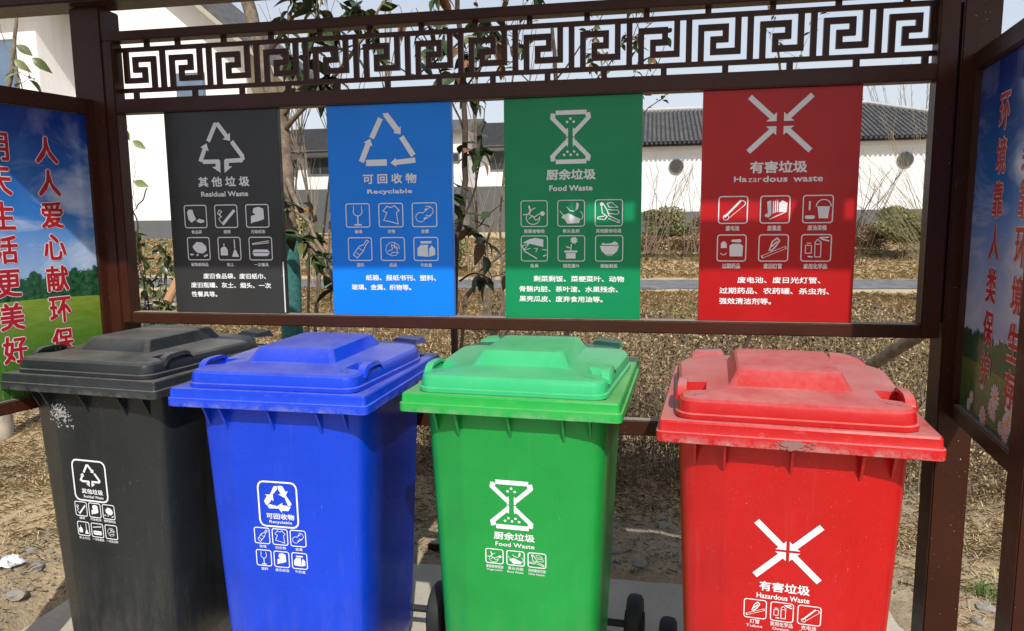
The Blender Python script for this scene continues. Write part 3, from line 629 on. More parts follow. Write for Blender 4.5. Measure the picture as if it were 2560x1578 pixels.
S.icons(1.913, 2.219, 1.321, 1.395, [ic_pills, ic_bulb, ic_spray], ['过期药品', '废旧灯管', '家用化学品'], 1.307, .04, .45, .015)
S.para('废电池、废日光灯管、', 1.971, 1.267, .0240); S.para('过期药品、农药罐、杀虫剂、', 1.922, 1.236, .0241); S.para('强效清洁剂等。', 1.922, 1.206, .0226)

# ============================================================ the side posters
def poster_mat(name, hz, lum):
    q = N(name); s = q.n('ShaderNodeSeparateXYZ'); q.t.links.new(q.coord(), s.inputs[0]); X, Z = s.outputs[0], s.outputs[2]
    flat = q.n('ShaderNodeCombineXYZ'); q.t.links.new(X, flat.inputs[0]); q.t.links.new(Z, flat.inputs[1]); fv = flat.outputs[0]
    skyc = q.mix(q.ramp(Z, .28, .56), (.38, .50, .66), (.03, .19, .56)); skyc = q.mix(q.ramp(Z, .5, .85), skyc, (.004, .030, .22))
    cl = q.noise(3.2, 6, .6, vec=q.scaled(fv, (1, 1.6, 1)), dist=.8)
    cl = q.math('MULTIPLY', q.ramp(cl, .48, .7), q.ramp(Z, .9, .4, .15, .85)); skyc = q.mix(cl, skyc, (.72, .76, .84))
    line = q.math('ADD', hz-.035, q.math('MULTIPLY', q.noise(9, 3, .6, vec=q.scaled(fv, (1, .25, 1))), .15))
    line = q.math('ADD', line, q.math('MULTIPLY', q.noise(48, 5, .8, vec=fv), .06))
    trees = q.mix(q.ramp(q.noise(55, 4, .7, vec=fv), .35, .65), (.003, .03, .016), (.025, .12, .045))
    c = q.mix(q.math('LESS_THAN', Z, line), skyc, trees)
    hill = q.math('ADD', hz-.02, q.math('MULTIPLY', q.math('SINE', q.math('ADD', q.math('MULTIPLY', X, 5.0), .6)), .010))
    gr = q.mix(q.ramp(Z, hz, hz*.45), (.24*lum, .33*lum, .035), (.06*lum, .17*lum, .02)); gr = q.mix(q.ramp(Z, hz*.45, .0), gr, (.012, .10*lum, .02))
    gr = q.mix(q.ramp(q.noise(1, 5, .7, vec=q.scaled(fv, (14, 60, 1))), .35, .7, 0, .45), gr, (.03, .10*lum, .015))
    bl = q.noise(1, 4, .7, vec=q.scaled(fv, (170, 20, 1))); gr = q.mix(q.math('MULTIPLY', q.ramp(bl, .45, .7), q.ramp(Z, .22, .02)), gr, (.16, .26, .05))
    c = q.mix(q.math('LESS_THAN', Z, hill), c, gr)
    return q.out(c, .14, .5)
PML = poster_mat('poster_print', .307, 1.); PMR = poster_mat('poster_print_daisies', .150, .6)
DAISY = plain('daisy_white_print', (.62, .64, .68), .3, .05); YOLK = plain('daisy_yellow_print', (.7, .45, .03), .3, .05)
def poster(A, th, flip, s0, s1, z0, z1, cols_, label):
    d = Vector((math.cos(th), math.sin(th), 0)); xdir = -d if flip else d
    org = A+d*(s1 if flip else s0); org = org+(Vector((xdir.y, -xdir.x, 0)))*(-.002)
    e = empty('side_poster', org+Vector((0, 0, z0)), math.atan2(xdir.y, xdir.x), label, 'poster')
    W = s1-s0
    box('printed_sheet', .0005, W-.0005, .0, .012, .001, z1-z0-.001, PML if flip else PMR, e, .0005)
    for body, s, zt, zb in cols_:
        c = (s1-s) if flip else (s-s0); nchar = len(body); pitch = (zt-zb)/nchar
        for k, ch in enumerate(body):
            zc = zt-pitch*(k+.5)-z0; zc0, zc1 = zc-pitch*.42, zc+pitch*.42
            o1 = put_text(e, ch, c-.0385, c+.0385, zc0-.002, zc1+.002, M['rim_ink'], -.0008, .055, name='character_outline', ring=8)
            put_text(o1, ch, c-.0365, c+.0365, zc0, zc1, M['red_ink'], -.0016, .030, name='character')
    rr = random.Random(4)
    for i in range(0 if flip else 13):
        cx, cz, r_ = rr.uniform(.02, W-.02), rr.uniform(.015, .07), rr.uniform(.014, .03)
        if i == 0: cx, cz, r_ = (.285, .085, .034)
        if i == 1: cx, cz, r_ = (.185, .10, .02)
        if i == 2: cx, cz, r_ = (.385, .085, .032)
        p = Print((0, 1), (0, 1), -.0004)
        for k in range(13):
            a = 2*math.pi*k/13+cx*9; p.poly([(cx+r_*.2*math.cos(a-.3), cz+r_*.2*math.sin(a-.3)), (cx+r_*.85*math.cos(a-.17), cz+r_*.85*math.sin(a-.17)), (cx+r_*math.cos(a), cz+r_*math.sin(a)), (cx+r_*.85*math.cos(a+.17), cz+r_*.85*math.sin(a+.17)), (cx+r_*.2*math.cos(a+.3), cz+r_*.2*math.sin(a+.3))])
        o = p.obj('daisy', DAISY, e); p = Print((0, 1), (0, 1), -.0012); p.circ(cx, cz, r_*.24, n=10); p.obj('flower_centre', YOLK, o)
    return e
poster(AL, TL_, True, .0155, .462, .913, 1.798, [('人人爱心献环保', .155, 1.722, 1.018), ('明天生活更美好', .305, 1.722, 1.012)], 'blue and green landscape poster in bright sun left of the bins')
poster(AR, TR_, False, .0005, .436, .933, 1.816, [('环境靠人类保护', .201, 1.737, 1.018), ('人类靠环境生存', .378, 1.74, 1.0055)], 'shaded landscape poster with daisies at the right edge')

# ============================================================ the wheelie bins
D, WR = .645, .58
def yf(z): return .046+(.95-z)*.030                # front face leans back towards the bottom
def make_body():
    rings = []
    for z in (.03, .10, .30, .55, .80, .90, .955):
        t = (z-.03)/.925; hw = .205+.040*t; f = yf(z); b = .565+.03*t; cr = .132+.006*t
        if z < .05: hw -= .012; f += .012; b -= .012
        half = [(0, f), (cr-.012, f), (cr, f+.003), (cr+.012, f+.008), (hw-.035, f+.020), (hw-.018, f+.028), (hw-.006, f+.044), (hw, f+.07), (hw, (f+b)/2-.08), (hw-.006, (f+b)/2-.07), (hw-.006, b-.07), (hw-.012, b-.03), (hw-.04, b-.006), (hw-.06, b), (0, b)]
        rings.append([(x, y, z) for x, y in half]+[(-x, y, z) for x, y in half[-2:0:-1]])
    return mesh('bin_body', *loft(rings), ang=38)
def make_rim():
    prof = [(-.048, .945), (-.004, .950), (-.001, .952), (-.0005, .972), (-.001, .9735), (-.005, .975), (-.006, .977), (-.007, .995), (-.010, .999), (-.016, 1.0), (-.045, .998), (-.047, .985)]
    rings = [rrect(-WR/2, WR/2, 0, D, .016, z, 5, -o) for o, z in prof]
    V, F = loft(rings, False, False); return mesh('rim', V, F, ang=30)
def lidring(off, z, seg=7):
    pts = []; 
    # front narrower, sides bulging, back corners wide arcs
    ctrl = []
    hwf, hwb = .250, .272
    def c(cx, cy, r, a0, a1):
        for i in range(seg+1):
            a = R(a0+(a1-a0)*i/seg); ctrl.append((cx+(r-off)*math.cos(a), cy+(r-off)*math.sin(a)))
    c(hwf-.045, .022+.045, .045, -85, -4); c(hwb-.17, .615-.17, .17, 3, 84); c(-hwb+.17, .615-.17, .17, 96, 177); c(-hwf+.045, .022+.045, .045, 184, 265)
    return [(x, y, z) for x, y in ctrl]
def make_lid():
    rings = [lidring(.03, .995), lidring(.001, 1.0), lidring(0, 1.002), lidring(0, 1.011), lidring(.005, 1.0135), lidring(.006, 1.030), lidring(.009, 1.038), lidring(.016, 1.044), lidring(.028, 1.0465), lidring(.06, 1.049)]
    n = len(rings[0])
    # flat field then the raised plateau, on rings with the same point count
    def rectring(x0, x1, y0, y1, z, r=.012):
        base = rrect(x0, x1, y0, y1, r, z, 7); # starts at front right corner, as lidring does
        return base
    rings.append(rectring(-.142, .142, .142, .500, 1.0505, .03))
    rings.append(rectring(-.134, .134, .150, .492, 1.0530, .016)); rings.append(rectring(-.116, .116, .178, .470, 1.0850, .016)); rings.append(rectring(-.110, .110, .184, .464, 1.0885, .014)); rings.append(rectring(-.09, .09, .22, .43, 1.090, .01))
    V, F = loft(rings)
    me = mesh('lid', V, F)
    # cut the two finger pockets
    o = link('lid_tmp', me)
    cut = MB()
    for s in (-1, 1):
        xa, xb = sorted((s*.178, s*.232)); 
        V0 = [(s*.168, .10, 1.08), (s*.236, .095, 1.08), (s*.236, .205, 1.08), (s*.168, .20, 1.08), (s*.198, .115, 1.022), (s*.232, .11, 1.022), (s*.232, .19, 1.022), (s*.198, .185, 1.022)]
        Fc = [(0, 1, 2, 3), (7, 6, 5, 4), (0, 4, 5, 1), (1, 5, 6, 2), (2, 6, 7, 3), (3, 7, 4, 0)]
        if s < 0: Fc = [f[::-1] for f in Fc]
        cut.add((V0, Fc))
    co = cut.obj('cut', None)
    for ob in (o, co):
        bm = bmesh.new(); bm.from_mesh(ob.data); bmesh.ops.recalc_face_normals(bm, faces=bm.faces[:]); bm.to_mesh(ob.data); bm.free()
    md = o.modifiers.new('b', 'BOOLEAN'); md.operation = 'DIFFERENCE'; md.object = co; md.solver = 'EXACT'
    bpy.context.view_layer.update()
    me2 = bpy.data.meshes.new_from_object(o.evaluated_get(bpy.context.evaluated_depsgraph_get()))
    bpy.data.objects.remove(o); bpy.data.objects.remove(co)
    for p in me2.polygons: p.use_smooth = True
    me2.set_sharp_from_angle(angle=R(24)); me2.name = 'lid'; return me2
def make_grip(s):
    """arched finger grip beside a pocket"""
    pts = [(.090, 1.040), (.100, 1.054), (.116, 1.0605), (.150, 1.062), (.184, 1.0605), (.200, 1.054), (.210, 1.040)]
    V, F = [], []
    for y, z in pts:
        V += [(s*.228, y, z), (s*.248, y, z-.001), (s*.253, y, z-.012), (s*.228, y, z-.009)]
    for i in range(len(pts)-1):
        for k in range(4):
            f = (4*i+k, 4*i+4+k, 4*i+4+(k+1) % 4, 4*i+(k+1) % 4); F.append(f if s > 0 else f[::-1])
    F += [(0, 1, 2, 3), (24, 27, 26, 25)]
    return mesh('grip', V, F, ang=35)
def make_hinge(s):
    x0, x1 = s*.140, s*.232
    V = [(x0, .560, 1.044), (x1, .545, 1.042), (x1+s*.002, .650, 1.030), (x0, .650, 1.030), (x0+s*.006, .590, 1.056), (x1-s*.006, .575, 1.052), (x1-s*.01, .648, 1.052), (x0+s*.010, .648, 1.056)]
    F = [(3, 2, 1, 0), (4, 5, 6, 7), (0, 1, 5, 4), (1, 2, 6, 5), (2, 3, 7, 6), (3, 0, 4, 7)]
    if s < 0: F = [f[::-1] for f in F]
    return mesh('hinge_tab', V, F)
BODY, RIM, LID = make_body(), make_rim(), make_lid()
GRIP = {s: make_grip(s) for s in (-1, 1)}; HINGE = {s: make_hinge(s) for s in (-1, 1)}
def gusset_me():
    return mesh('gusset', [(-.0035, -.038, .948), (.0035, -.038, .948), (.0035, .002, .948), (-.0035, .002, .948), (-.0025, .0, .885), (.0025, .0, .885), (-.003, -.030, .942), (.003, -.030, .942)],
                [(0, 1, 2, 3), (0, 6, 7, 1), (6, 4, 5, 7), (0, 3, 4, 6), (1, 7, 5, 2), (3, 2, 5, 4)])
GUS = gusset_me()
TYRE = mesh('tyre', *loft([[(x, .1*rr_*math.cos(a), .1*rr_*math.sin(a)) for a in [2*math.pi*k/28 for k in range(28)]] for x, rr_ in ((-.024, .66), (-.026, .86), (-.018, .97), (0, 1.0), (.018, .97), (.026, .86), (.024, .66))], True, True), ang=30)
HUB = mesh('hub', *loft([[(x, rr_*math.cos(a), rr_*math.sin(a)) for a in [2*math.pi*k/16 for k in range(16)]] for x, rr_ in ((-.034, .02), (-.032, .045), (.032, .045), (.034, .02))]), ang=30)
def own(me, mat):
    m2 = me.copy(); m2.materials.clear(); m2.materials.append(mat); return m2
BP = [(.0832, -.3721, -.0942), (.7332, -.4584, -.0179), (1.3748, -.4244, -.0565), (2.0296, -.5912, -.0875)]
def make_bin(i, mb_, mr_, ml_, label):
    x, y, a = BP[i]
    e = empty('wheelie_bin', (x, y, 0), a, label, 'waste bin', 'wheelie bins standing in a row under the signs')
    link('body', own(BODY, mb_), None, e); link('rim', own(RIM, mr_), None, e); ld = link('lid', own(LID, ml_), None, e)
    for s in (-1, 1):
        link('grip', own(GRIP[s], ml_), None, ld); link('hinge_tab', own(HINGE[s], ml_), None, ld)
    g_ = own(GUS, mb_)
    for gx in (-.205, -.14, 0, .14, .205):
        link('gusset', g_, None, e, (gx, yf(.93)+(.02 if abs(gx) > .2 else 0), 0))
    mbx = MB(); mbx.add(tube([(-.2, .665, .985), (.2, .665, .985)], .013, 8)); 
    for hx in (-.18, 0, .18): mbx.box(hx-.008, hx+.008, .64, .668, .962, .99)
    mbx.obj('rear_handle', mb_, e, ang=40)
    link('axle', mesh('axle', *tube([(-.31, .585, .10), (.31, .585, .10)], .012, 10)), M['rubber'], e)
    for s in (-1, 1):
        wv = empty('wheel', (s*.285, .585, .10)); wv.parent = e; link('tyre', TYRE, M['rubber'], wv); link('hub', HUB, M['rubber'], wv)
    return e
class DC:
    """white print on a bin's leaning front face; coordinates measured on the plane y=.05"""
    def __init__(s, e): s.e = e
    def y(s, z): return yf(z)-.0012
    def lean(s, o):
        if not o: return o
        me_ = o.data; n = len(me_.vertices); co = np.empty(n*3, np.float32); me_.vertices.foreach_get('co', co); co = co.reshape(-1, 3)
        co[:, 1] += (.046+(.95-co[:, 2])*.030)-.0012+.001
        me_.vertices.foreach_set('co', co.reshape(-1)); me_.update(); return o
    def text(s, body, x0, x1, z0, z1, bold=.012, slant=0): return s.lean(put_text(s.e, body, x0, x1, z0, z1, M['white_ink'], -.001, bold, slant))
    def sym(s, fn, x0, x1, z0, z1, name='symbol', w=None):
        p = Print((x0, x1), (z0, z1), -.001); fn(p); return s.lean(p.obj(name, M['white_ink'], s.e))
    def icons(s, x0, x1, z0, z1, fns, caps, capz, gap=.2, ch=.0085, w=.06):
        cw = (x1-x0)/(3+2*gap)
        for i, (fn, cp) in enumerate(zip(fns, caps)):
            a = x0+i*cw*(1+gap); p = Print((a, a+cw), (z0, z1), -.001); frame_line(p, w, .12); fn(p); s.lean(p.obj('pictogram', M['white_ink'], s.e))
            hw = min(.0105*len(cp), cw)/2; s.text(cp, a+cw/2-hw, a+cw/2+hw, capz-ch/2, capz+ch/2, .01)
b0 = make_bin(0, M['black'], M['blackrim'], M['black'], 'charcoal residual waste bin with scuffed front, leftmost of the row'); d = DC(b0)
d.sym(lambda p: frame_line(p, .042, .14), -.084, .039, .605, .733, 'label_frame'); d.sym(sym_residual, -.062, .018, .650, .722)
d.text('其他垃圾', -.058, .022, .6265, .643, .03); d.text('Residual Waste', -.052, .022, .6135, .6225, .02)
d.icons(-.090, .058, .553, .598, [ic_cig, ic_paper, ic_pot], ['烟蒂', '污染纸张', '破陶瓷制品'], .5455); d.icons(-.089, .060, .489, .533, [ic_broom, ic_chop, ic_crumple], ['灰土扫尘', '一次性餐具', '一次性纸杯'], .4805)
rr = random.Random(3); sc = MB()
for k in range(260):
    u, v = rr.gauss(0, .018), rr.gauss(0, .017); x_, z_ = -.108+u+v*-.25, .872+v
    if abs(u+.0) < .006 and v < -.008: continue
    r_ = rr.uniform(.0006, .0022); a_ = rr.random()*6
    sc.add(([(x_+r_*(2.2 if j % 2 else 1)*math.cos(a_+j*1.2), yf(z_)-.0010-k*2e-6, z_+r_*1.3*math.sin(a_+j*1.2)) for j in range(5)], [(0, 1, 2, 3, 4)]))
o = sc.obj('scuff_mark', plain('pale_scuff', (.33, .33, .34), .7), b0)
b1 = make_bin(1, M['blue'], M['bluerim'], M['blue'], 'bright blue recyclable waste bin, second from the left'); d = DC(b1)
d.sym(lambda p: frame_line(p, .042, .14), -.060, .055, .609, .738, 'label_frame'); d.sym(sym_recycle_thick, -.046, .044, .648, .734)
d.text('可回收物', -.040, .044, .6305, .6475, .03); d.text('Recyclable', -.032, .036, .6160, .6265, .02)
d.icons(-.080, .074, .556, .602, [ic_bottle, ic_shirt, ic_can], ['玻璃', '旧衣物', '金属'], .547); d.icons(-.079, .074, .490, .536, [ic_glass, ic_paper, ic_carton], ['塑料', '废旧纸张', '牛奶盒'], .4805)
b2 = make_bin(2, M['green'], M['greenrim'], M['mint'], 'green food waste bin with paler mint lid, third from the left'); d = DC(b2)
d.sym(sym_hourglass, -.060, .059, .634, .769); d.text('厨余垃圾', -.050, .061, .603, .625, .03); d.text('Food Waste', -.046, .060, .5845, .5965, .025)
d.icons(-.073, .090, .534, .574, [ic_veg, ic_bones, ic_banana], ['果蔬食物残渣', '骨头内脏', '其他厨余垃圾'], .5245, .22, .009)
for i_, tx in enumerate(['Vegetable', 'Bone Waste', 'Other Kitchen']): d.text(tx, -.072+i_*.0575, -.072+i_*.0575+.044, .5115, .5175, .01)
b3 = make_bin(3, M['red'], M['redrim'], M['red'], 'red hazardous waste bin, largest and rightmost of the row'); d = DC(b3)
d.sym(lambda p: sym_arrows(p, .025, .1), -.070, .072, .637, .772); d.text('有害垃圾', -.056, .051, .604, .628, .03); d.text('Hazardous Waste', -.061, .051, .5855, .5985, .025)
d.icons(-.087, .076, .535, .580, [ic_bulb, ic_spray, ic_batt], ['灯管', '家用化学品', '充电池'], .5265, .2, .011, .045)
for i_, tx in enumerate(['Tubes', 'Chemicals', 'Battery']): d.text(tx, -.082+i_*.0575, -.082+i_*.0575+.036, .512, .5185, .01)
sc = MB(); rr = random.Random(9)
for k in range(150):
    x_, z_ = -.005+rr.gauss(0, .014), .966+rr.gauss(0, .009)
    if not .953 < z_ < .973: continue
    r_ = rr.uniform(.001, .003); sc.add(([(x_+r_*2*math.cos(j*1.26+k), -.0018-k*2e-6, z_+r_*math.sin(j*1.26+k)) for j in range(5)], [(0, 1, 2, 3, 4)]))
sc.obj('scuff_mark', plain('grey_scuff', (.25, .13, .12), .8), b3)

# ============================================================ vegetation
LEAFM = [plain('leaf_dark_green', (.035, .060, .020), .38, .35, 9, .5), plain('leaf_olive', (.085, .105, .030), .42, .3, 9, .5), plain('leaf_rust', (.20, .10, .045), .6, .3, 9, .3), plain('leaf_pale', (.17, .20, .075), .45, .2, 9)]
BARK = plain('grey_brown_bark', (.20, .155, .115), .9, .4, 30, .2, .8, 60); BARKD = plain('dark_bark', (.075, .055, .042), .85, .4, 30, .2, .6, 90); TWIG = plain('tan_twig', (.27, .215, .13), .9, .2)
def leaf_me(k, mat, curl=.3):
    V = []; F = []; n = 5
    for i in range(n+1):
        t = i/n; w_ = [.03, .30, .46, .44, .26, .01][i]*.50; z = -curl*t*t
        V += [(t, -w_, z+w_*.35), (t, 0, z), (t, w_, z+w_*.35)]
    for i in range(n):
        for j in range(2): a = 3*i+j; F.append((a, a+3, a+4, a+1))
    me = mesh('leaf', V, F, smooth=True); me.materials.append(mat); return me
LEAFS = [[leaf_me(k, m_, c_) for c_ in (.1, .35, .6)] for k, m_ in enumerate(LEAFM)]
def place_leaf(parent, p, size, kinds, rnd, down=.2, name='leaf'):
    o = bpy.data.objects.new(name, rnd.choice(LEAFS[rnd.choice(kinds)])); COL.objects.link(o); o.parent = parent
    o.location = p-parent.location; s = size*rnd.uniform(.7, 1.25); o.scale = (s, s*rnd.uniform(.8, 1.2), s)
    o.rotation_euler = (rnd.uniform(-.8, .8), rnd.uniform(-.7, .9)+down, rnd.uniform(0, 6.28)); return o
def branch(pts, r0, r1, n=7, wob=.0, rnd=random):
    P = [Vector(p) for p in pts]; out = []
    for a, b in zip(P[:-1], P[1:]):
        for k in range(4): out.append(a.lerp(b, k/4)+Vector((rnd.uniform(-wob, wob), rnd.uniform(-wob, wob), rnd.uniform(-wob, wob))))
    out.append(P[-1]); L = len(out)
    return tube(out, [r0+(r1-r0)*i/(L-1) for i in range(L)], n), out
def sapling(name, base, label, trunk, tr0, tr1, branches, nleaf, size, kinds, seed, bark=BARKD, cat='tree', group=None, twigs=14):
    rnd = random.Random(seed); e = empty(name, base, 0, label, cat, group)
    VF, pts = branch([base]+trunk, tr0, tr1, 9, .004, rnd); P_(link('trunk', mesh('trunk', *VF, smooth=True), bark), e)
    ends = []
    for b in branches:
        VF, bp = branch(b, tr1*.52, tr1*.18, 6, .006, rnd); P_(link('branch', mesh('branch', *VF, smooth=True), bark), e); ends += bp[3:]
    tw = MB()
    for _ in range(twigs):
        p = rnd.choice(ends); q_ = p+Vector((rnd.uniform(-.12, .12), rnd.uniform(-.1, .1), rnd.uniform(.02, .16)))
        VF, bp = branch([p, (p+q_)/2+Vector((rnd.uniform(-.02, .02), 0, rnd.uniform(-.01, .02))), q_], tr1*.22, tr1*.1, 4, .003, rnd); tw.add(VF); ends += bp[-4:]
    if twigs: P_(tw.obj('twigs', bark), e)['kind'] = 'stuff'
    for _ in range(nleaf): place_leaf(e, rnd.choice(ends)+Vector([rnd.uniform(-.012, .012) for _ in range(3)]), size, kinds, rnd)
    return e, ends, rnd
A_ = at
# wrapped sapling right of the charcoal sign
T1 = [A_(735, 930, 1.3), A_(728, 760, 1.3), A_(722, 600, 1.3), A_(712, 420, 1.3), A_(702, 300, 1.3), A_(655, 150, 1.3), A_(618, 0, 1.3), A_(600, -160, 1.3)]
sapling('staked_tree', Vector((-.05, 1.3, 0)), 'young tree with pale trunk and teal wrapping, right of the charcoal sign', T1, .050, .030,
        [[A_(702, 300, 1.3), A_(760, 200, 1.25), A_(790, 60, 1.2), A_(800, -60, 1.2)], [A_(705, 420, 1.3), A_(760, 540, 1.2), A_(805, 625, 1.1), A_(835, 720, 1.05)], [A_(655, 150, 1.3), A_(720, 60, 1.3), A_(745, -40, 1.3)], [A_(705, 330, 1.3), A_(800, 230, 1.2), A_(900, 110, 1.1), A_(960, 0, 1.1)]],
        240, .105, [0, 0, 0, 1], 11, BARK)
tr = [o for o in COL.objects if o.name.startswith('staked_tree')][0]
VF, _ = branch([Vector((-.05, 1.3, .0)), A_(735, 930, 1.3), A_(728, 760, 1.3), A_(722, 585, 1.3)], .062, .052, 10, .003); q = N('teal_cloth'); TEAL = q.out(q.mix(q.ramp(q.noise(60), .3, .7), (.03, .12, .11), (.07, .20, .18)), .9, .1)
P_(link('wrapping', mesh('wrapping', *VF, smooth=True), TEAL), tr)
# sapling between the blue and green signs
sapling('leafy_sapling', Vector((.86, 1.0, 0)), 'slender dark sapling with drooping leaves between the blue and green signs', [A_(1135, 800, 1.0), A_(1140, 600, 1.0), A_(1160, 480, 1.0), A_(1165, 350, 1.0), A_(1160, 230, 1.0), A_(1150, 90, 1.0), A_(1140, -40, 1.0)], .017, .010,
        [[A_(1142, 600, 1.0), A_(1200, 560, 1.0), A_(1260, 500, 1.0)], [A_(1150, 560, 1.0), A_(1190, 470, 1.0), A_(1205, 330, 1.0), A_(1215, 260, 1.0)], [A_(1160, 330, 1.0), A_(1110, 200, 1.0), A_(1060, 90, .95), A_(1040, 20, .95)], [A_(1150, 240, 1.0), A_(1230, 130, 1.0), A_(1290, 40, 1.0)], [A_(1150, 700, 1.0), A_(1190, 680, .95), A_(1230, 700, .9)], [A_(1155, 100, 1.0), A_(1040, 190, 1.1), A_(960, 150, 1.1), A_(900, 40, 1.1)]],
        230, .085, [0, 0, 0, 1, 2], 5, BARKD, twigs=40)
sapling('leafy_sapling', Vector((1.25, 1.5, 0)), 'thin sapling with small rusty leaves behind the fretwork above the green sign', [A_(1420, 780, 1.5), A_(1400, 400, 1.5), A_(1390, 200, 1.5), A_(1380, 60, 1.5)], .016, .009,
        [[A_(1395, 330, 1.5), A_(1480, 220, 1.5), A_(1560, 110, 1.5), A_(1640, 50, 1.5)], [A_(1395, 280, 1.5), A_(1300, 180, 1.5), A_(1260, 80, 1.5)], [A_(1400, 420, 1.5), A_(1540, 350, 1.5), A_(1610, 285, 1.5), A_(1665, 235, 1.5)], [A_(1390, 200, 1.5), A_(1470, 90, 1.5), A_(1520, 20, 1.5)]],
        280, .048, [1, 2, 0, 1], 6, BARKD, twigs=50)
sapling('leafy_sapling', Vector((1.9, 1.6, 0)), 'small shoot tip showing in the fretwork above the red sign', [A_(1900, 780, 1.6), A_(1930, 400, 1.6), A_(1950, 200, 1.6), A_(1945, 130, 1.6)], .012, .005,
        [[A_(1945, 240, 1.6), A_(1990, 170, 1.6), A_(2005, 118, 1.6)], [A_(1945, 200, 1.6), A_(1948, 120, 1.6)]], 34, .03, [1, 2], 8, BARKD, twigs=8)
sapling('leafy_sapling', Vector((-2.6, 2.0, 0)), 'forked grey sapling with a few broad leaves in front of the blue window', [A_(-40, 600, 2.0), A_(-5, 380, 2.0), A_(20, 230, 2.0), A_(33, 150, 2.0), A_(42, 30, 2.0)], .02, .010,
        [[A_(33, 165, 2.0), A_(55, 210, 2.0), A_(66, 300, 2.0)], [A_(33, 150, 2.0), A_(10, 110, 2.0), A_(0, 60, 2.0)]], 6, .10, [1, 3], 21, BARK, twigs=4)
e = [o for o in COL.objects if o.get('label', '').startswith('forked grey')][0]; rnd = random.Random(5)
for (x_, y_, rz, s_) in ((80, 145, .4, .13), (40, 112, 2.6, .1), (36, 150, -.3, .12)):
    o = place_leaf(e, A_(x_, y_, 1.98), s_, [3, 1], rnd); o.rotation_euler = (1.2, .6, rz*.2)
sapling('vine_shoot', Vector((-.9, 1.0, .4)), 'thin curling shoot with two pale leaves against the cream wall', [A_(345, 560, 1.0), A_(335, 530, 1.0), A_(355, 500, 1.0), A_(368, 470, 1.0)], .004, .003,
        [[A_(336, 520, 1.0), A_(332, 470, 1.0), A_(340, 400, 1.0), A_(325, 340, 1.0), A_(315, 310, 1.0)]], 0, .05, [3], 31, BARKD, cat='plant', twigs=0)
e = [o for o in COL.objects if o.get('label', '').startswith('thin curling')][0]
for (x_, y_, ry, s_) in ((332, 352, .55, .075), (334, 454, .3, .08), (312, 318, 1.5, .06)):
    o = place_leaf(e, A_(x_, y_, 1.0), s_, [3], rnd); o.rotation_euler = (1.3, ry, 0); o.scale = (s_, s_, s_)

def leafcloud(n, cen, rad, size, rs, shell=.35, flat=.9):
    u = rs.normal(size=(n, 3)); u /= np.linalg.norm(u, axis=1)[:, None]
    r = (rs.random(n)**shell)[:, None]; c = np.asarray(cen)+u*r*np.asarray(rad)
    return leafquads(c, size, rs)
def leafquads(c, size, rs):
    n = len(c); a = rs.normal(size=(n, 3)); a /= np.linalg.norm(a, axis=1)[:, None]; b = rs.normal(size=(n, 3)); b -= (b*a).sum(1)[:, None]*a; b /= np.linalg.norm(b, axis=1)[:, None]
    s = (size*rs.uniform(.6, 1.4, n))[:, None]; a = a*s; b = b*s*.42
    return np.stack([c-a, c+b, c+a, c-b], 1)
SHM = [plain('shrub_green', (.10, .14, .042), .6, .3, 2), plain('shrub_olive', (.21, .22, .07), .7, .3, 2), plain('shrub_brown', (.25, .17, .10), .8, .3, 3), plain('shrub_rust', (.26, .10, .05), .8, .3, 3), plain('straw', (.74, .575, .345), .9, .25, 4, .1), plain('straw_dark', (.47, .345, .195), .9, .3, 4, .1), plain('straw_grey', (.60, .49, .33), .9, .25, 4, .1)]
def shrub(name, cen, rad, n, size, mix, label, seed, cat='shrub', group=None, twig=26, lumps=9):
    rs = np.random.default_rng(seed); base = Vector((cen[0], cen[1], float(hgt(cen[0], cen[1]))))
    e = empty(name, base, 0, label, cat, group); Q = []
    for k in range(lumps):
        cc = np.asarray(cen)+rs.uniform(-.6, .6, 3)*np.asarray(rad); Q.append(leafcloud(n//lumps, cc, np.asarray(rad)*rs.uniform(.3, .6), size, rs, .5))
    Q = np.concatenate(Q); Q[:, :, 2] = np.maximum(Q[:, :, 2], base.z+.01)
    idx_ = rs.choice(len(mix), len(Q), p=np.array([w_ for _, w_ in mix])/sum(w_ for _, w_ in mix))
    me_ = bigmesh('foliage', Q, 4, idx_)
    for mi, _ in mix: me_.materials.append(SHM[mi])
    o = link('foliage', me_); P_(o, e); mb_ = MB()
    for k in range(twig):
        t = Vector((cen[0]+rs.uniform(-1, 1)*rad[0], cen[1]+rs.uniform(-1, 1)*rad[1], cen[2]+rs.uniform(.2, 1.25)*rad[2])); b_ = base+Vector((rs.uniform(-.5, .5)*rad[0], 0, 0))
        mb_.add(tube([b_, (b_+t)/2+Vector((rs.uniform(-.1, .1)*rad[0], 0, 0)), t], [size*.16, size*.1, size*.05], 4))
    P_(mb_.obj('stems', TWIG), e); return e
GS = 'shrubs planted along the house walls'
shrub('shrub', (2.3, 21, 1.28), (1.0, .6, .55), 9500, .045, [(0, 5), (1, 4), (2, 2)], 'olive green shrub under the round vent, between the green and red signs', 1, group=GS)
shrub('shrub', (3.35, 20.8, 1.2), (.6, .5, .52), 3400, .05, [(3, 3), (2, 3), (0, 3)], 'rusty red tinged shrub just left of the red sign', 2, group=GS)
shrub('shrub', (2.3, 20.0, .78), (1.5, .35, .32), 4200, .04, [(2, 6), (3, 1), (5, 2)], 'low dry brown shrub in front of the olive green one', 3, group=GS)
shrub('shrub', (8.9, 19.6, 1.3), (1.15, .7, .66), 12000, .045, [(0, 5), (1, 4), (2, 1)], 'large green shrub against the grey plinth right of the red sign', 4, group=GS)
shrub('shrub', (7.9, 20.3, .95), (.9, .4, .4), 3600, .045, [(2, 5), (3, 2), (1, 1)], 'brown tangled shrub just right of the red sign', 5, group=GS)
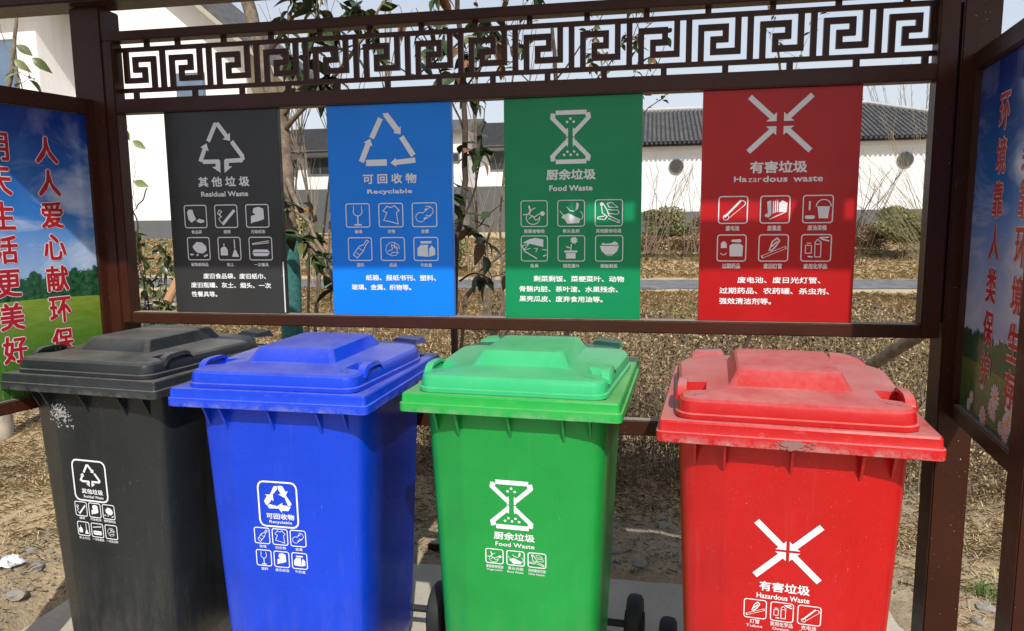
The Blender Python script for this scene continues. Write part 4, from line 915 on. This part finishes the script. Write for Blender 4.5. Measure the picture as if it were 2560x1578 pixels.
shrub('shrub', (10.3, 19.5, .95), (.8, .5, .4), 3000, .05, [(1, 4), (2, 3)], 'yellowish shrub beside the right stile of the frame', 6, group=GS)
shrub('shrub', (-4.1, 18, .9), (1.1, .7, .75), 9000, .055, [(1, 4), (2, 4), (0, 2)], 'straggly olive shrub in the gap between blue and green signs', 7, group=GS)
shrub('shrub', (-3.2, 11.5, .5), (.8, .5, .55), 4200, .035, [(5, 4), (2, 4), (1, 2)], 'dry brown bush low in the gap between blue and green signs', 8, group=GS)
shrub('shrub', (-10.6, 21, 1.3), (1.3, .6, .7), 4200, .06, [(1, 4), (0, 3), (4, 1)], 'pale green bush in the gap right of the charcoal sign', 9, group=GS)
shrub('shrub', (-9.3, 17, .62), (2.2, .6, .42), 5200, .05, [(2, 5), (5, 4)], 'wide dry brown bush low in the gap right of the charcoal sign', 10, group=GS)
# leafy evergreen at the left of the frame: big leaves one by one
e = empty('evergreen_shrub', (-1.8, 2.5, 0), 0, 'leafy evergreen shrub beside the left stile below the cream wall', 'shrub'); rnd = random.Random(12); ends = []
for k in range(9):
    b_ = Vector((-1.8+rnd.uniform(-.05, .05), 2.5, 0)); t = Vector((-1.83+rnd.uniform(-.13, .17), 2.5+rnd.uniform(-.15, .15), rnd.uniform(1.0, 1.42)))
    VF, bp = branch([b_, (b_+t)/2+Vector((rnd.uniform(-.04, .04), 0, 0)), t], .009, .003, 5, .006, rnd); P_(link('stem', mesh('stem', *VF), BARKD), e); ends += bp[4:]
for _ in range(280): place_leaf(e, rnd.choice(ends)+Vector([rnd.uniform(-.05, .05) for _ in range(3)]), .085, [0, 0, 0, 1, 1, 3], rnd, .3)
# bare fanning bush at the right
def twigs(name, label, base, tips, n, seed, mat, r=.006, cat='shrub', spread=.4, sub=3):
    rs = random.Random(seed); e = empty(name, base, 0, label, cat); mb_ = MB(); base = Vector(base)
    for k in range(n):
        a, b = tips; t = Vector([a[i]+(b[i]-a[i])*rs.random() for i in range(3)]); s0_ = base+Vector((rs.uniform(-spread, spread), rs.uniform(-spread, spread)*.6, 0))
        mid = s0_.lerp(t, .5)+Vector((rs.uniform(-.15, .15), 0, rs.uniform(.05, .3)))
        mb_.add(tube([s0_, s0_.lerp(mid, .5)+Vector((0, 0, .06)), mid, mid.lerp(t, .6), t], [r*1.5, r*1.2, r, r*.7, r*.35], 4))
        for j in range(sub):
            f = rs.uniform(.4, .95); p0 = mid.lerp(t, f); d_ = (t-mid).normalized(); q_ = p0+(d_+Vector((rs.uniform(-.5, .5), rs.uniform(-.3, .3), rs.uniform(-.2, .5))))*rs.uniform(.15, .45)
            mb_.add(tube([p0, q_], [r*.5, r*.25], 3))
    P_(mb_.obj('stems', mat), e); return e
b_ = A_(2400, 640, 11); twigs('bare_willow_bush', 'bare yellowish fanning twigs in front of the white wall beside the right stile', (b_.x, 11, 0), ((b_.x-2.3, 10.6, 1.6), (b_.x-.4, 11.6, 3.6)), 60, 3, plain('yellow_twig', (.26, .22, .13), .9, .15), .0036, sub=3, spread=.25)
b_ = A_(1640, 600, 19); twigs('bare_shrub', 'bare grey shoots rising against the white wall right of the green sign', (b_.x, 19, .5), ((b_.x-.4, 18.8, 2.2), (b_.x+1.0, 19.2, 3.2)), 16, 4, BARK, .008, sub=4)
b_ = A_(1745, 600, 19); twigs('bare_shrub', 'bare grey shoots rising against the white wall left of the red sign', (b_.x, 19, .5), ((b_.x-.6, 18.8, 2.4), (b_.x+.8, 19.2, 3.4)), 14, 5, BARK, .008, sub=4)
b_ = A_(2140, 600, 17); twigs('bare_shrub', 'dark bare branches reaching out from behind the red sign', (b_.x, 17, .3), ((b_.x-.2, 16.8, 2.0), (b_.x+1.2, 17.2, 3.0)), 12, 6, BARKD, .009, sub=4)
b_ = A_(2290, 500, 34); twigs('bare_tree', 'distant bare treetop above the tiled roof', (b_.x, 34, .8), ((b_.x-3, 33, 6.5), (b_.x+2.5, 35, 8.6)), 26, 7, plain('far_twig', (.30, .28, .26), .9), .025, 'tree', .2, 7)
b_ = A_(770, 600, 14); twigs('bare_shrub', 'tangle of bare tan branches in front of the stepped roofs', (b_.x, 14, 0), ((b_.x-.7, 13.8, 1.6), (b_.x+.7, 14.2, 4.2)), 9, 8, TWIG, .007, sub=6)
b_ = A_(1200, 600, 15); twigs('bare_shrub', 'bare tan stems in the gap between the blue and green signs', (b_.x, 15, 0), ((b_.x-.6, 14.8, 1.3), (b_.x+.7, 15.2, 3.8)), 12, 9, TWIG, .007, sub=5)
b_ = A_(1190, 780, 1.3); twigs('bare_shrub', 'thick bare brown stem leaning behind the leafy sapling', (b_.x-.15, 1.35, .2), ((b_.x+.2, 1.3, 1.3), (b_.x+.3, 1.4, 1.6)), 2, 10, BARK, .013, sub=2, spread=.02)
for k, (x_, y_, h_, lab) in enumerate([(900, 0, .3, 'bare grey shoot above the fretwork left of centre'), (760, 0, .35, 'bare shoot rising past the top rail near the gable'), (1255, 0, .35, 'pale forked shoot above the fretwork near the blue sign')]):
    b_ = A_(x_, 900, 1.8); t_ = A_(x_, -60, 1.8); twigs('bare_shrub', lab, (b_.x, 1.8, 0), ((t_.x-.2, 1.7, 1.9), (t_.x+.2, 1.9, 2.9)), 5, 20+k, BARK, .007, sub=6, spread=.04)

# dry hedge behind the bins
rs = np.random.default_rng(5); n = 175000
x_ = rs.uniform(.40, 5.2, n); y_ = 1.62+1.75*rs.random(n)**1.4; top = .80+.05*np.sin(x_*3.1)+.05*np.sin(x_*7.7+y_*3)+.035*(y_-1.7)
fr = np.clip((y_-1.62)/.22, .35, 1); endf = np.clip((x_-.40)/.25, .3, 1)
z_ = top*fr*endf*(1-rs.random(n)**2.2*.98); hol = np.sin(x_*9+2*np.sin(y_*7))*np.sin(y_*11+x_*4)*np.sin(z_*13+x_*6); keep = rs.random(n) < (.55+.45*(z_/top))*np.clip(.75+1.3*hol, .08, 1); c_ = np.stack([x_, y_, z_+.02], 1)[keep]
Q = leafquads(c_, .0105, rs); pal = rs.choice(5, len(Q), p=[.40, .20, .14, .20, .06]); pt = np.sin(c_[:, 0]*2.7+c_[:, 1]*4)*np.sin(c_[:, 0]*1.1+c_[:, 2]*5+1); pal = np.where((pt > .35) & (rs.random(len(Q)) < .6), 3, pal); pal = np.where((pt < -.45) & (rs.random(len(Q)) < .45), 4, pal)
me_ = bigmesh('hedge_leaves', Q, 4, pal)
for m_ in (SHM[2], SHM[5], plain('hedge_pale', (.42, .31, .19), .9, .3, 30), plain('hedge_dark', (.11, .075, .05), .9, .3, 30), SHM[1]): me_.materials.append(m_)
hd = empty('dry_hedge', (2.8, 2.4, 0), 0, 'dense dry brown hedge right behind the bins', 'hedge'); o = P_(link('foliage', me_), hd); o['kind'] = 'stuff'
mb_ = MB(); rnd = random.Random(8)
for k in range(620):
    xx, yy2 = rnd.uniform(.5, 5.1), 1.68+1.6*rnd.random()**1.5; h_ = rnd.uniform(.5, .95); dx = rnd.uniform(-.34, .34)
    mb_.add(tube([(xx, yy2, 0), (xx+dx*.3, yy2, h_*.6), (xx+dx, yy2+rnd.uniform(-.1, .1), h_+rnd.random()**3*.12)], [.0045, .003, .0012], 3, False))
P_(mb_.obj('stems', BARK), hd)['kind'] = 'stuff'

# dry grass blades
def blades(name, n, xr, yr, length, width, seed, lie=.7, mask=None):
    rs = np.random.default_rng(seed); x = rs.uniform(*xr, n); y = rs.uniform(*yr, n)
    if mask is not None: k = mask(x, y, rs); x, y = x[k], y[k]
    n = len(x); z = hgt(x, y); a = rs.uniform(0, 2*np.pi, n); L = length*rs.uniform(.5, 1.5, n); el = np.clip(np.abs(rs.normal(0, 1-lie, n)), 0, 1.3)
    d_ = np.stack([np.cos(a)*np.cos(el), np.sin(a)*np.cos(el), np.sin(el)], 1)*L[:, None]; s_ = np.stack([-np.sin(a), np.cos(a), np.zeros(n)], 1)*(width*rs.uniform(.6, 1.4, n))[:, None]
    p = np.stack([x, y, z+rs.random(n)*length*.25], 1); mid = p+d_*.5+np.array([0, 0, 1])*(L*.12)[:, None]
    Q = np.stack([p-s_, p+s_, mid+s_*.8, p+d_, mid-s_*.8], 1); me_ = bigmesh(name, Q, 5, rs.choice(4, n, p=[.42, .24, .24, .10]))
    for m_ in (SHM[4], SHM[5], SHM[6], SHM[1] if name != 'mid_grass' else SHM[5]): me_.materials.append(m_)
    return tag(link(name, me_), 'matted dry straw coloured grass', 'grass', kind='stuff')
patch = lambda x, y: 1.3*np.sin(x*2.3+1.1*np.sin(y*2.9))+np.sin(y*3.1+x*1.3+.5)
def m1(x, y, rs):
    on = ~((x > -.56) & (x < 2.74) & (y < .70)); bare = (y < .98) & (x > -.8) & (x < 3.2) & (rs.random(len(x)) < .72)
    return on & ~bare & (rs.random(len(x)) < .55+.25*patch(x, y))
blades('dry_grass', 150000, (-4.2, 5.2), (-.1, 3.3), .045, .0011, 3, .72, m1)['label'] = 'matted dry straw coloured grass behind and beside the pavement'
blades('dry_grass', 130000, (-8, 9), (3.2, 12.6), .10, .0022, 4, .66)['label'] = 'dry straw coloured grass between the hedge and the path'
blades('dry_grass', 70000, (-24, 13), (16.2, 24), .15, .005, 5, .7)['label'] = 'pale dry grass on the bank below the houses'
def tuft(x, y, n, L, seed, lab):
    rs = np.random.default_rng(seed); X = x+rs.normal(0, .03, n); Y = y+rs.normal(0, .025, n); z = hgt(X, Y); a = rs.uniform(0, 6.28, n); el = rs.uniform(.5, 1.4, n); LL = L*rs.uniform(.5, 1.2, n)
    d_ = np.stack([np.cos(a)*np.cos(el), np.sin(a)*np.cos(el), np.sin(el)], 1)*LL[:, None]; s_ = np.stack([-np.sin(a), np.cos(a), 0*a], 1)*.0016; p = np.stack([X, Y, z], 1)
    me_ = bigmesh('tuft', np.stack([p-s_, p+s_, p+d_], 1), 3); o = link('grass_tuft', me_, plain('fresh_grass', (.09, .17, .03), .6, .3, 20)); return tag(o, lab, 'grass tuft')
g_ = A_(2310, 890, 1); tuft(2.95, 1.25, 0, .06, 1, 'x') if False else None
t_ = at(2305, 885, 3.4); tuft(3.55, 1.52, 420, .11, 1, 'small fresh green grass tuft on the dry bank behind the red bin')
tuft(-.72, .52, 90, .05, 2, 'tiny green weed on the dirt at the left corner'); tuft(2.99, .72, 200, .05, 3, 'green weed at the foot of the right posts')

# stones, litter, prop
def stone_me(seed):
    rs = random.Random(seed); bm = bmesh.new(); bmesh.ops.create_icosphere(bm, subdivisions=2, radius=1)
    for v in bm.verts: v.co *= rs.uniform(.78, 1.15)
    for v in bm.verts: v.co.z *= .55
    me_ = bpy.data.meshes.new('stone'); bm.to_mesh(me_); bm.free(); return me_
STM = plain('stone_grey', (.30, .275, .24), .95, .35, 14, .15, .6, 40); SMs = [stone_me(k) for k in range(5)]
for s_ in SMs: s_.materials.append(STM)
spots = [(-.60, .02, .035, 'grey stone nearest the bottom left corner'), (-.68, .20, .028, 'grey stone just above the white litter'), (-.56, .30, .02, 'small stone by the pavement edge left of the charcoal bin'), (-.85, .35, .03, 'stone on the dirt at the far left'), (-.62, .45, .022, 'small stone on the dirt bank left of the charcoal bin'),
         (1.70, .73, .03, 'pale stone at the pavement edge between the green and red bins'), (1.93, .95, .04, 'pale broken rubble piece left of the red bin'), (1.80, 1.05, .03, 'dark rubble piece between green and red bins'), (1.60, .80, .02, 'small stone behind the green bin wheel'), (2.62, .78, .035, 'pale stone behind the foot of the right post'), (2.72, .95, .03, 'stone behind the red bin by the right post'), (2.95, .62, .03, 'whitish stone between the two right posts'), (2.88, .50, .022, 'small stone at the right end of the pavement'), (1.0, .72, .022, 'stone at the pavement edge between the blue and green bins')]
for k, (x, y, r_, lab) in enumerate(spots):
    o = bpy.data.objects.new('stone', SMs[k % 5]); COL.objects.link(o); o.location = (x, y, float(hgt(x, y))+r_*.25); o.scale = (r_*1.2, r_, r_*1.1); o.rotation_euler = (0, 0, k*1.7); tag(o, lab, 'stone', 'stones lying round the pavement')
rs = np.random.default_rng(77); n = 5200
px2 = np.concatenate([rs.uniform(-1.1, -.5, n//2), rs.uniform(.6, 3.1, n//2)]); py2 = np.concatenate([rs.uniform(-.2, .75, n//2), rs.uniform(.67, 1.0, n//2)])
c_ = np.stack([px2, py2, hgt(px2, py2)], 1); tri = rs.normal(size=(n, 4, 3))*(.0055*rs.uniform(.4, 1.8, n))[:, None, None]; tri[:, :, 2] *= .5
T = c_[:, None, :]+tri; fc = np.concatenate([T[:, [0, 1, 2]], T[:, [0, 1, 3]], T[:, [0, 2, 3]], T[:, [1, 2, 3]]])
tag(link('gravel', bigmesh('gravel', fc, 3), plain('clod', (.20, .17, .135), .95, .4, 20)), 'loose soil crumbs and gravel at the pavement edge', 'gravel', kind='stuff')
rs = random.Random(2); V0 = []; nn = 9
for i in range(nn):
    for j in range(nn):
        u, v = i/(nn-1)-.5, j/(nn-1)-.5; V0.append((-.775+u*.10+rs.uniform(-.008, .008), .16+v*.09+rs.uniform(-.008, .008), float(hgt(-.775, .16))+.012+rs.uniform(0, .03)*(1-2*abs(u))+.03*max(0, .4-abs(u+v))))
q = N('white_film'); LIT = q.out((.72, .73, .75), .35, .5)
o = tag(link('litter', mesh('litter', V0, [(i*nn+j, (i+1)*nn+j, (i+1)*nn+j+1, i*nn+j+1) for i in range(nn-1) for j in range(nn-1)], ang=20), LIT), 'crumpled white plastic scrap on the dirt at bottom left', 'litter')
o.modifiers.new('s', 'SOLIDIFY').thickness = .001
tag(box('brown_strip', .80, 1.06, .70, .735, .035, .065, BROWN), 'brown offcut lying on the dirt between the blue and green bins', 'offcut')  # plain brown strip, not any identified object
a_ = at(2330, 818, 1.25); b_ = Vector((2.1, 1.75, 0)); 
d0 = AX[0]*((1850-1280)/FPX)+AX[1]*((789-1118)/FPX)+AX[2]; t0 = -CAM[2]/d0.z; b_ = Vector(CAM)+d0*t0
tag(link('wooden_prop', mesh('prop', *branch([b_, b_.lerp(a_, .5), a_, a_+(a_-b_)*.25], .032, .027, 10, .002)[0], smooth=True), BARK), 'grey wooden prop pole leaning behind the red bin', 'pole')
b_ = Vector((-2.55, 1.85, -.03)); tag(link('tree_trunk', mesh('tree_trunk', *branch([b_, b_+Vector((.03, .0, .35)), b_+Vector((-.02, 0, .9)), b_+Vector((-.35, 0, 2.3))], .085, .05, 14, .003)[0], smooth=True), plain('pale_bark', (.42, .37, .31), .9, .25, 12, .2, .6, 40)), 'pale tree trunk at the left edge under the poster', 'tree')
lg = tag(link('cut_branch', mesh('cut_branch', *tube([A_(445, 700, 2.3), A_(418, 755, 2.2)], .03, 10)), plain('cut_wood', (.36, .2, .1), .8)), 'sawn brown branch stub beside the evergreen shrub', 'branch')
pb = A_(300, 760, 8); tag(link('paving_strip', mesh('paving_strip', [(-9, 8.2, .05), (-4.6, 9.4, .05), (-4.6, 10.6, .05), (-9, 9.4, .05)], [(0, 1, 2, 3)]), plain('pale_paving', (.42, .42, .42), .9)), kind='structure')
